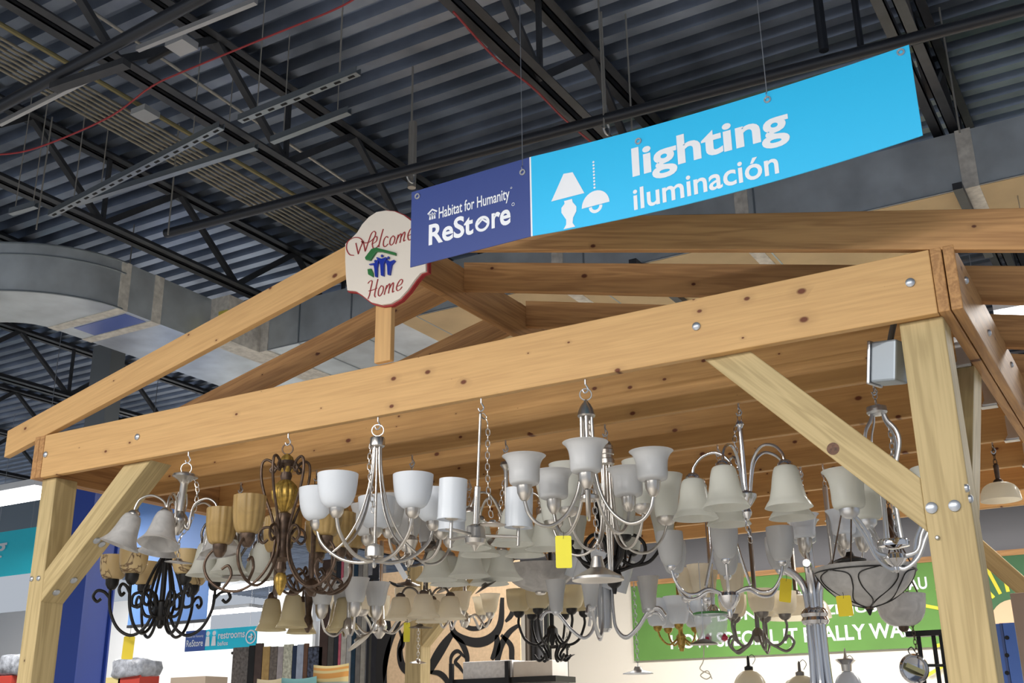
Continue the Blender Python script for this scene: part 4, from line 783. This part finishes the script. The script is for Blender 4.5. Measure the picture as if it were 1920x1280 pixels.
# ------------------------------------------------------------------ background: mural, walls, rugs, signs
MY = 8.97
mur = empty('wall_mural', (2.5, MY, 2.46), 'green painted mural with white lettering on the back wall', 'mural')
gm_ = mat('mural_green', (.115, .27, .055), .7, noise=.12, nscale=1.5); gd = mat('mural_dark_green', (.05, .14, .06), .7)
mz0, mz1 = at(1400, 1229, Y=MY).z, 3.36
xm0 = at(1190, 1238, Y=MY).x; xm1 = at(1765, 1100, Y=MY).x
M().box((xm0, MY - .01, mz0), (xm1, MY, mz1)).build('green_panel', gm_, mur, smooth=0)
M().box((xm1, MY - .012, mz0 - .35), (7.5, MY, mz1)).build('dark_green_panel', gd, mur, smooth=0)
M().box((xm0, MY - .02, mz1), (7.5, MY, mz1 + .06)).build('top_batten', fir2, mur, smooth=0)
def mrow(body, u0, v0, vt, u1):
    a = at(u0, v0, Y=MY - .014); b = at(u0, vt, Y=MY - .014); c = at(u1, v0, Y=MY - .014)
    lettering(body, a.x, c.x, a.z, b.z, MY - .014, white, mur, offset=.022)
mrow('HOW SPECIAL IT REALLY WAS.', 1258, 1217, 1190, 1722)
mrow('BUT WE DON\'T REALIZE JUST', 1222, 1178, 1155, 1672)
mrow('AU', 1704, 1106, 1083, 1740)
yr = mat('mural_yellow', (.70, .62, .04), .6); pch = mat('mural_peach', (.72, .48, .30), .7)
c = at(1905, 1168, Y=MY - .02); m_ = M(); m_.lathe([(.10, 0), (.24, 0), (.24, .004), (.10, .004)], 30); o = m_.build('peach_sun', pch, mur, loc=(0, 0, 0)); o.parent = None; o.rotation_euler = (PI / 2, 0, 0); o.location = c; bpy.context.view_layer.update(); o.parent = mur; o.matrix_parent_inverse = mur.matrix_basis.inverted()
for k in range(13):
    an = math.radians(95 + k * 14); L0, L1 = .32, .62 + .22 * (k % 3)
    m_ = M(); m_.ribbon([(c.x + L0 * math.cos(an), c.z + L0 * math.sin(an)), (c.x + L1 * math.cos(an), c.z + L1 * math.sin(an))], .035, MY - .018, .004); m_.build('yellow_ray', yr, mur, smooth=0)
# signs hung deep in the hall
def flat_sign(name, u0, v0, u1, v1, Y, mt, label, cat='sign', th=.01):
    a = at(u0, v0, Y=Y); b = at(u1, v1, Y=Y); z0, z1 = min(a.z, b.z), max(a.z, b.z)
    r = empty(name, ((a.x + b.x) / 2, Y, z0), label, cat); M().box((a.x, Y, z0), (b.x, Y + th, z1)).build('panel', mt, r, smooth=0); return r, a.x, b.x, z0, z1
r, x0, x1, z0, z1 = flat_sign('hanging_sign', 350, 1183, 480, 1213, 8.0, mat('sign_teal', (.02, .62, .85), .45), 'small blue restrooms sign hung beyond the bronze bells')
xn = x0 + (x1 - x0) * .285; M().box((x0, 7.99, z0), (xn, 8.0, z1)).build('navy_panel', mat('sign_blue', (.06, .12, .42), .45), r, smooth=0); hh = z1 - z0
lettering('Habitat for Humanity', x0 + .03, xn - .03, z0 + hh * .62, z0 + hh * .78, 7.985, white, r); lettering('ReStore', x0 + .03, xn - .03, z0 + hh * .22, z0 + hh * .55, 7.985, white, r, offset=.012)
lettering('restrooms', xn + (x1 - xn) * .26, xn + (x1 - xn) * .78, z0 + hh * .5, z0 + hh * .8, 7.99, white, r, offset=.014); lettering('baños', xn + (x1 - xn) * .26, xn + (x1 - xn) * .46, z0 + hh * .18, z0 + hh * .4, 7.99, white, r, offset=.012)
m_ = M(); cx_ = xn + (x1 - xn) * .9; m_.ribbon([(cx_ + hh * .3 * math.cos(a * PI / 10), z0 + hh * .5 + hh * .3 * math.sin(a * PI / 10)) for a in range(21)], .02, 7.985); m_.ribbon([(cx_ - hh * .15, z0 + hh * .5), (cx_ + hh * .15, z0 + hh * .5)], .025, 7.985); m_.ribbon([(cx_, z0 + hh * .64), (cx_ + hh * .15, z0 + hh * .5), (cx_, z0 + hh * .36)], .025, 7.985); m_.build('arrow_mark', white, r, smooth=0)
m_ = M(); cx_ = xn + (x1 - xn) * .12
for dx in (-.06, .06):
    m_.add([(cx_ + dx + .035 * math.cos(a * PI / 5), 7.985, z0 + hh * .8 + .035 * math.sin(a * PI / 5)) for a in range(10)], [tuple(range(10))]); m_.add([(cx_ + dx - .045, 7.985, z0 + hh * .2), (cx_ + dx + .045, 7.985, z0 + hh * .2), (cx_ + dx + .03, 7.985, z0 + hh * .66), (cx_ + dx - .03, 7.985, z0 + hh * .66)], [(0, 1, 2, 3)])
m_.build('people_pictogram', white, r, smooth=0)
for t in (.1, .9): M().tube([(x0 + (x1 - x0) * t, 8.0, z1), (x0 + (x1 - x0) * t, 8.0, 6.15)], .003, 5).build('suspension_wire', steel, r)
r, x0, x1, z0, z1 = flat_sign('lit_sign', 490, 1187, 584, 1212, 7.9, mat('lit_white_green', (.90, 1, .90), .5, emit=1.6), 'overexposed lit white sign right of the restrooms sign')
for t in (.1, .9): M().tube([(x0 + (x1 - x0) * t, 7.905, z1), (x0 + (x1 - x0) * t, 7.905, 6.2)], .003, 5).build('suspension_wire', steel, r)
r, x0, x1, z0, z1 = flat_sign('hanging_sign', -120, 1016, 57, 1074, 6.0, mat('sign_teal_light', (.03, .74, .92), .45), 'teal sign cut by the left edge, ending in the letter g')
gx = at(-14, 1050, Y=6).x; lettering('g', gx, at(11, 1050, Y=6).x, z0 + (z1 - z0) * .36, z0 + (z1 - z0) * .74, 5.985, white, r, offset=.014)
M().tube([((x0 + x1) / 2 + .3, 6.0, z1), ((x0 + x1) / 2 + .3, 6.0, 6.15)], .003, 5).build('suspension_wire', steel, r)
r, x0, x1, z0, z1 = flat_sign('blue_banner', 262, 940, 385, 1160, 5.2, mat('sky_blue_panel', (.16, .34, .78), .5), 'plain light blue panel hanging behind the drooping alabaster bells', 'banner', .02)
M().box((x0, 5.19, z0 - .03), (x1, 5.23, z0)).build('bottom_rail', joistm, r, smooth=0)
for t in (.08, .92): M().tube([(x0 + (x1 - x0) * t, 5.21, z1), (x0 + (x1 - x0) * t, 5.21, 6.15)], .004, 5).build('suspension_wire', steel, r)
# painted steel column
x0, x1 = at(110, 1200, Y=3.4).x, at(148, 1200, Y=3.4).x; yb = at(206, 1200, X=x1).y
cl = empty('steel_column', ((x0 + x1) / 2, 3.4, 0), 'blue painted steel column behind the left post, grey at its top', 'column')
bluec = mat('column_blue', (.02, .055, .32), .4); zc = at(200, 800, Y=3.4).z
M().box((x0, 3.4, 0), (x1, 3.42, zc)).build('front_flange', bluec, cl, smooth=0); M().box((x0, yb - .02, 0), (x1, yb, zc)).build('rear_flange', bluec, cl, smooth=0); M().box((x1 - .06, 3.42, 0), (x1 - .03, yb - .02, zc)).build('web', bluec, cl, smooth=0)
M().box((x0, 3.4, zc), (x1, 3.4 + (yb - 3.4) * .5, 5.5)).build('upper_shaft', mat('column_grey', (.16, .18, .20), .5), cl, smooth=0)
a, b = at(505, 1110, Y=10.3), at(584, 1182, Y=10.3); tag(M().box((a.x, 10.3, 0), (b.x, 10.4, a.z)).build('white_partition', wwall, smooth=0), 'tall bright white partition panel behind the bronze bells', 'partition')
# rugs on the rack
RGY = 7.5
def rug(u0, u1, vt, col, label, stripes=None, pat=0):
    a = at(u0, vt, Y=RGY); b = at(u1, vt, Y=RGY); mt = mat('rug_pile', col, .9, noise=pat or .18, nscale=26 if pat else 12)
    m_ = M(); m_.box((a.x + .004, RGY, .35), (b.x - .004, RGY + .03, a.z))
    o = m_.build('hanging_rug', mt, smooth=0); tag(o, label, 'rug', 'rugs on the hanging rack')
for a in ((437, 467, 1214, (.10, .09, .085), 'mottled charcoal rug at the left end of the rack', None, .5), (467, 479, 1210, (.006, .006, .007), 'plain black rug beside the mottled charcoal one'), (479, 493, 1206, (.055, .035, .03), 'dark brown rug left of the tan gold one'),
          (493, 507, 1212, (.34, .22, .08), 'tan gold rug on the rack'), (507, 521, 1212, (.12, .10, .085), 'grey brown rug right of the tan gold one', None, .4), (521, 532, 1212, (.30, .27, .27), 'pale grey narrow rug on the rack'),
          (532, 549, 1208, (.42, .42, .33), 'light yellow grey rug with faint pattern', None, .4), (549, 557, 1210, (.012, .025, .06), 'thin navy rug right of the yellow grey one'), (557, 570, 1208, (.30, .34, .42), 'pale blue grey rug on the rack'),
          (570, 578, 1206, (.12, .06, .035), 'brown rug edge beside the navy and white one'), (578, 605, 1214, (.05, .06, .09), 'navy rug flecked with white beside the tall ones', None, .9),
          (605, 621, 1050, (.05, .028, .022), 'tall dark red brown rug'), (621, 632, 1050, (.065, .06, .052), 'tall dark olive grey rug'), (632, 640, 1052, (.015, .018, .025), 'tall black navy rug left of the pink striped one'),
          (640, 645, 1052, (.45, .10, .14), 'tall thin pink red rug edge'), (645, 655, 1052, (.42, .39, .34), 'tall pale beige rug beside the pink edge'), (655, 664, 1054, (.36, .35, .33), 'tall light grey rug left of the teal navy one'), (664, 672, 1054, (.008, .03, .055), 'tall deep teal navy rug'),
          (672, 681, 1056, (.16, .15, .14), 'tall mid grey rug right of the teal navy one'), (681, 690, 1056, (.30, .28, .24), 'tall taupe rug right of the mid grey one'), (690, 699, 1056, (.20, .20, .21), 'tall slate rug left of the black one'), (699, 713, 1058, (.02, .02, .025), 'tall black rug right of the slate one'), (713, 722, 1060, (.26, .26, .27), 'tall grey rug nearest the swirl rug')): rug(*a)
zr = at(600, 1212, Y=RGY - .05).z; M_ = M().tube([(at(430, 1210, Y=RGY).x, RGY + .06, zr), (at(730, 1210, Y=RGY).x, RGY + .06, zr)], .02, 8)
tag(M_.build('rack_rail', iron), 'dark rail of the rug rack along the tops of the short rugs', 'rail')
# swirl rug
SY = 6.6; sr = empty('swirl_rug', at(845, 1280, Y=SY), 'large tan rug with bold black swirls hanging behind the back left post', 'rug')
tanm = mat('rug_tan', (.56, .40, .25), .9, noise=.1, nscale=30); blk = mat('rug_black', (.006, .005, .005), .85)
def sp_(u, v): p = at(u, v, Y=SY); return (p.x, p.z)
a, b = at(712, 1075, Y=SY), at(977, 1310, Y=SY)
m_ = M(); m_.box((a.x, SY, b.z - .6), (b.x, SY + .02, a.z), 0)
def sw(pts, wpx):
    q = [(p.x, p.y) for p in curve([(*sp_(*p), 0) for p in pts], 6)]; k = depth(at(850, 1200, Y=SY)) / FPX
    W = [1.25 * wpx * k * (.45 + .55 * math.sin(PI * min(1, max(0, i / (len(q) - 1))))) for i in range(len(q))]; m_.ribbon(q, W, SY - .004, .004, 1)
for pts, wp_ in (([(716, 1130), (722, 1180), (716, 1240), (712, 1290)], 26), ([(752, 1160), (732, 1205), (722, 1250), (724, 1300)], 9), ([(762, 1178), (750, 1215), (756, 1250), (780, 1264), (800, 1255)], 12), ([(748, 1178), (756, 1205), (750, 1220), (752, 1240)], 7),
                 ([(862, 1150), (872, 1172), (892, 1178), (915, 1168), (925, 1148)], 7), ([(845, 1165), (855, 1190), (890, 1204), (920, 1196), (938, 1170), (942, 1120)], 14), ([(850, 1190), (866, 1206), (876, 1232), (874, 1260)], 9), ([(850, 1185), (832, 1210), (814, 1240), (806, 1262)], 16),
                 ([(975, 1170), (955, 1185), (940, 1210), (932, 1240), (924, 1262)], 10), ([(940, 1190), (958, 1210), (960, 1236), (966, 1262)], 9), ([(846, 1262), (846, 1232), (858, 1220), (872, 1232)], 6), ([(870, 1262), (862, 1250), (854, 1240), (864, 1228)], 6), ([(932, 1190), (932, 1215), (922, 1236)], 12),
                 ([(806, 1260), (824, 1262), (838, 1276), (842, 1300)], 9), ([(730, 1090), (742, 1096), (770, 1104), (790, 1092)], 5), ([(968, 1120), (960, 1150), (948, 1165)], 8)): sw(pts, wp_)
m_.build('rug', [tanm, blk], sr, smooth=0)
rr = empty('rug_rack', (a.x, SY + .07, 0), 'dark frame holding the swirl rug', 'rack'); M().box((a.x - .2, SY + .05, a.z - .05), (b.x + .3, SY + .09, a.z)).build('rail', iron, rr, smooth=0)
for x in (a.x - .18, b.x + .28): M().box((x - .02, SY + .05, 0), (x + .02, SY + .09, a.z - .05)).build('upright', iron, rr, smooth=0)
# shelf with boxes
BXY = 5.2
def px_box(name, u0, v0, u1, v1, Y, dpt, mt, label, cat, group=None, z0=None):
    a = at(u0, v0, Y=Y); b = at(u1, v1, Y=Y); o = M().box((a.x, Y, b.z if z0 is None else z0), (b.x, Y + dpt, a.z)).build(name, mt, smooth=0); bevel(o, .004); return tag(o, label, cat, group)
zsh = at(842, 1274, Y=BXY - .03).z
carton = mat('white_carton', (.62, .62, .63), .7, noise=.12, nscale=30); carton2 = mat('cream_carton', (.66, .62, .57), .7, noise=.05, nscale=10)
px_box('carton', 868, 1241, 960, 1273, BXY, .3, carton, 'long whitish printed carton on the black shelf', 'box', z0=zsh); px_box('carton', 962, 1240, 1036, 1274, BXY, .3, carton2, 'cream carton at the right end of the black shelf', 'box', z0=zsh)
a, b = at(842, 1274, Y=BXY - .03), at(1042, 1276, Y=BXY - .03)
sh = empty('black_shelf', (a.x, BXY, 0), 'black shelf unit carrying the two white cartons', 'shelf'); M().box((a.x, BXY - .03, a.z - .05), (b.x, BXY + .35, a.z)).build('top_board', iron, sh, smooth=0)
for u in (846, 951): x = at(u, 1270, Y=BXY - .05).x; M().box((x - .02, BXY - .06, 0), (x + .02, BXY - .03, a.z + .14)).build('upright', iron, sh, smooth=0)
# dark rack poles right of the swirl rug
for u0, u1, v, lab in ((980, 990, 1120, 'grey brown rolled rug standing right of the swirl rug'), (990, 1000, 1125, 'black rolled rug standing next to the grey brown roll'), (1000, 1012, 1130, 'dark charcoal rolled rug at the right end of the rolls')):
    a, b = at(u0, v, Y=6.9), at(u1, v, Y=6.9); tag(M().lathe([((b.x - a.x) / 2, 0), ((b.x - a.x) / 2, a.z)], 14, ((a.x + b.x) / 2, 6.95, 0)).build('rolled_rug', mat('roll', (.10, .085, .07) if u0 == 980 else (.012, .012, .014) if u0 == 990 else (.03, .03, .033), .9)), lab, 'rug', 'rolled rugs')
fr = empty('garment_rack', at(1040, 1280, Y=7.6), 'thin black metal rack standing against the cream wall', 'rack'); z1 = at(1040, 1212, Y=7.6).z
xs = [at(u, 1240, Y=7.6).x for u in (1033, 1064)]
for x in xs: M().tube([(x, 7.6, 0), (x, 7.6, z1)], .012, 8).build('upright', iron, fr)
M().tube([(xs[0] - .08, 7.6, z1), (xs[1] + .03, 7.6, z1)], .02, 8).build('crossbar', iron, fr)
# seat furniture at the bottom
def pillow_(u0, v0, u1, v1, Y, mts, label, name='cushion', stripes=0):
    a, b = at(u0, v0, Y=Y), at(u1, v1, Y=Y); n = 14; vs = []; fs = []; mi = []; m_ = M()
    for sd in (-1, 1):
        for j in range(n + 1):
            for i in range(n + 1):
                s_, t_ = i / n, j / n; th = .07 * (math.sin(PI * s_) * math.sin(PI * t_)) ** .5; pin = .03 * (1 - abs(2 * s_ - 1)) * 0
                vs.append((a.x + (b.x - a.x) * s_, Y + sd * th, b.z + (a.z - b.z) * t_ - .02 * math.sin(PI * s_) * (t_ > .5)))
    for sd in range(2):
        o_ = sd * (n + 1) ** 2
        for j in range(n):
            for i in range(n):
                q = (o_ + j * (n + 1) + i, o_ + j * (n + 1) + i + 1, o_ + (j + 1) * (n + 1) + i + 1, o_ + (j + 1) * (n + 1) + i); fs.append(q if sd == 0 else q[::-1]); mi.append((j % 3 == 0) * 1 + (j % 4 == 2) * 1 if stripes else 0)
    m_.v = vs; m_.f = fs; m_.mi = [min(x, len(mts) - 1) for x in mi]; return tag(m_.build(name, mts, smooth=1.5), label, 'cushion')
pillow_(588, 1246, 652, 1312, 5.6, [mat('pillow_yellow', (.52, .42, .20), .9), mat('pillow_orange', (.50, .24, .06), .9), mat('pillow_grey', (.28, .32, .26), .9)], 'striped yellow and orange cushion at the bottom of the rugs', stripes=1)
pillow_(528, 1270, 592, 1312, 5.5, [mat('teal_fabric', (.14, .30, .30), .9)], 'teal cushion beside the striped one'); pillow_(482, 1272, 530, 1312, 5.55, [mat('beige_fabric', (.50, .42, .27), .9)], 'beige cushion at the left of the teal one')
# goods on the left
wrapm = mat('plastic_wrap', (.36, .38, .42), .3, noise=.45, nscale=14, bump=.8)
def bundle(u0, v0, u1, v1, Y, label, mt=wrapm, name='wrapped_bundle', cat='bundle'):
    a, b = at(u0, v0, Y=Y), at(u1, v1, Y=Y); random.seed(int(u0) + 7); m_ = M(); n = 14; vs = []
    cx_, cz_ = (a.x + b.x) / 2, (a.z + b.z) / 2; rx, rz = abs(b.x - a.x) / 2, abs(a.z - b.z) / 2
    for j in range(9):
        ph = -PI / 2 + PI * j / 8
        for i in range(n):
            th = 2 * PI * i / n; f = lambda x: math.copysign(abs(x) ** .45, x); k = random.uniform(.9, 1.05)
            vs.append((cx_ + rx * f(math.cos(ph)) * f(math.cos(th)) * k, Y + .2 + .2 * f(math.cos(ph)) * f(math.sin(th)) * k, cz_ + rz * f(math.sin(ph)) * k))
    fs = [(j * n + i, j * n + (i + 1) % n, (j + 1) * n + (i + 1) % n, (j + 1) * n + i) for j in range(8) for i in range(n)]
    m_.add(vs, fs); return tag(m_.build(name, mt, smooth=1.2), label, cat)
bundle(200, 1234, 262, 1270, 5.6, 'crumpled clear-wrapped grey bundle on the left shelf'); bundle(-10, 1226, 44, 1268, 4.8, 'crumpled clear-wrapped bundle at the lower left edge')
redb = mat('red_carton', (.50, .05, .03), .6); yelb = mat('yellow_carton', (.70, .58, .25), .6)
px_box('red_carton', -20, 1268, 16, 1310, 4.8, .3, redb, 'red carton under the bundle at the lower left edge', 'box'); px_box('red_carton', 222, 1267, 258, 1310, 5.65, .3, redb, 'red carton under the wrapped bundle right of the blue column', 'box'); px_box('yellow_carton', 196, 1270, 222, 1310, 5.65, .3, yelb, 'pale yellow carton left of the red one', 'box')
px_box('tan_carton', 320, 1270, 382, 1310, 7.0, .4, mat('tan_carton', (.62, .50, .38), .7), 'tan parcel at the foot of the white wall', 'box')
# right side goods
uy = 1.6; a, b = at(1853, 1170, Y=uy), at(1903, 1170, Y=uy); rk = empty('rack_upright', (a.x, uy, 0), 'blue perforated steel rack upright right of the right post', 'rack')
bm = mat('rack_blue', (.045, .11, .36), .35, .2); wdx = b.x - a.x
M().box((a.x, uy, 0), (a.x + wdx * .46, uy + .008, a.z)).build('face', bm, rk, smooth=0); M().box((a.x + wdx * .54, uy - .02, 0), (b.x, uy - .012, a.z)).build('face', bm, rk, smooth=0); M().box((a.x + wdx * .44, uy - .02, 0), (a.x + wdx * .56, uy + .1, a.z)).build('web', mat('rack_blue_dark', (.02, .05, .18), .4), rk, smooth=0)
for k in range(4):
    p = at(1888, 1195 + k * 33, Y=uy - .021); M().tube([p, p + Vector((0, -.004, 0))], .009, 10).build('slot_hole', dark, rk)
px_box('cardboard_box', 1893, 1112, 1990, 1164, 3.3, .4, mat('cardboard', (.42, .32, .25), .8), 'brown cardboard box at the lower right edge', 'box', z0=1.6); 
# floor stand and round lamp by the right post
p = at(1738, 1182, Y=2.9); st = empty('display_stand', (p.x, 2.9, 0), 'black metal display stand just left of the right post', 'stand')
M().box((p.x - .11, 2.86, p.z - .03), (p.x + .11, 2.94, p.z)).build('top_plate', iron, st, smooth=0)
for dx in (-.05, .03, .07): M().tube([(p.x + dx, 2.9, 0), (p.x + dx, 2.9, p.z - .03)], .012, 8).build('leg', iron, st)
p = at(1711, 1254, Y=2.75); lp = empty('round_lamp', p, 'round chrome lamp with its mount facing forward, low beside the right post', 'lamp')
o = M().lathe([(.001, 0), (.06, .0), (.075, .01), (.08, .03), (.07, .045), (.06, .03), (.03, .02), (.001, .02)], 26).build('reflector', chrome, lp, local=True); o.rotation_euler = (PI / 2, 0, .5)
o = M().box((-.05, -.05, -.012), (.05, -.044, .012)).build('mount_bar', mat('brass_bar', (.55, .50, .25), .35, .8), lp, local=True, smooth=0); o.rotation_euler = (0, .45, .5)
M().tube(curve([p + Vector((.0, 0, .07)), p + Vector((-.01, 0, .10)), p + Vector((.01, 0, .115)), p + Vector((.025, 0, .09))], 5), .003, 6).build('wire', iron, lp)
M().tube([(p.x + .05, p.y + .06, p.z + .02), (p.x + .15, 2.9, p.z + .02)], .008, 6).build('arm', iron, lp)
# domes on a low shelf
zs = at(1500, 1306, Y=3.1).z
a, b = at(1340, 1300, Y=3.1), at(1690, 1300, Y=3.1); tag(M().box((a.x, 2.95, zs - .04), (b.x, 3.25, zs)).build('display_ledge', mat('ledge_navy', (.02, .03, .09), .6)), 'dark blue ledge under the glass domes at the bottom', 'shelf')
def dome(u, vt, r0, mt, cap, label, fl=False):
    P = at(u, vt, Y=3.1); s = depth(P) / FPX; r = empty('glass_dome_shade', (P.x, P.y, zs), label, 'lamp shade', 'dome shades on the low ledge'); ht = P.z - zs
    q = curve([(r0 * s, 0, 0), (r0 * .98 * s, ht * .35, 0), (r0 * .8 * s, ht * .7, 0), (r0 * .45 * s, ht * .93, 0), (r0 * .2 * s, ht, 0)], 5); pr2 = [(v.x, v.y) for v in q]
    M().lathe(pr2 + [(a - .003, b) for a, b in pr2[::-1]] + [pr2[0]], 28).build('dome', mt, r, local=True, smooth=1)
    M().lathe([(8 * s, ht), (8 * s, ht + 6 * s), (3 * s, ht + 9 * s), (2.5 * s, ht + 22 * s), (1 * s, ht + 26 * s)] if not fl else [(9 * s, ht), (10 * s, ht + 12 * s), (19 * s, ht + 20 * s), (18 * s, ht + 22 * s), (5 * s, ht + 22 * s), (3 * s, ht + 28 * s), (1 * s, ht + 42 * s)], 18).build('cap', cap, r, local=True)
    M().tube(curve([(0, 0, ht + 22 * s), (8 * s, 0, ht + 28 * s), (14 * s, 0, ht + 20 * s), (8 * s, 0, ht + 10 * s)], 5), .002, 5).build('wire', iron, r, local=True)
dome(1404, 1256, 32, cream, iron, 'cream glass dome with a tapered black cap on the low ledge'); dome(1500, 1266, 34, cream, pewter, 'cream glass dome half hidden by the chrome tubes'); dome(1588, 1258, 26, opal, nickel, 'white glass dome with a flared nickel cap on the low ledge', True)
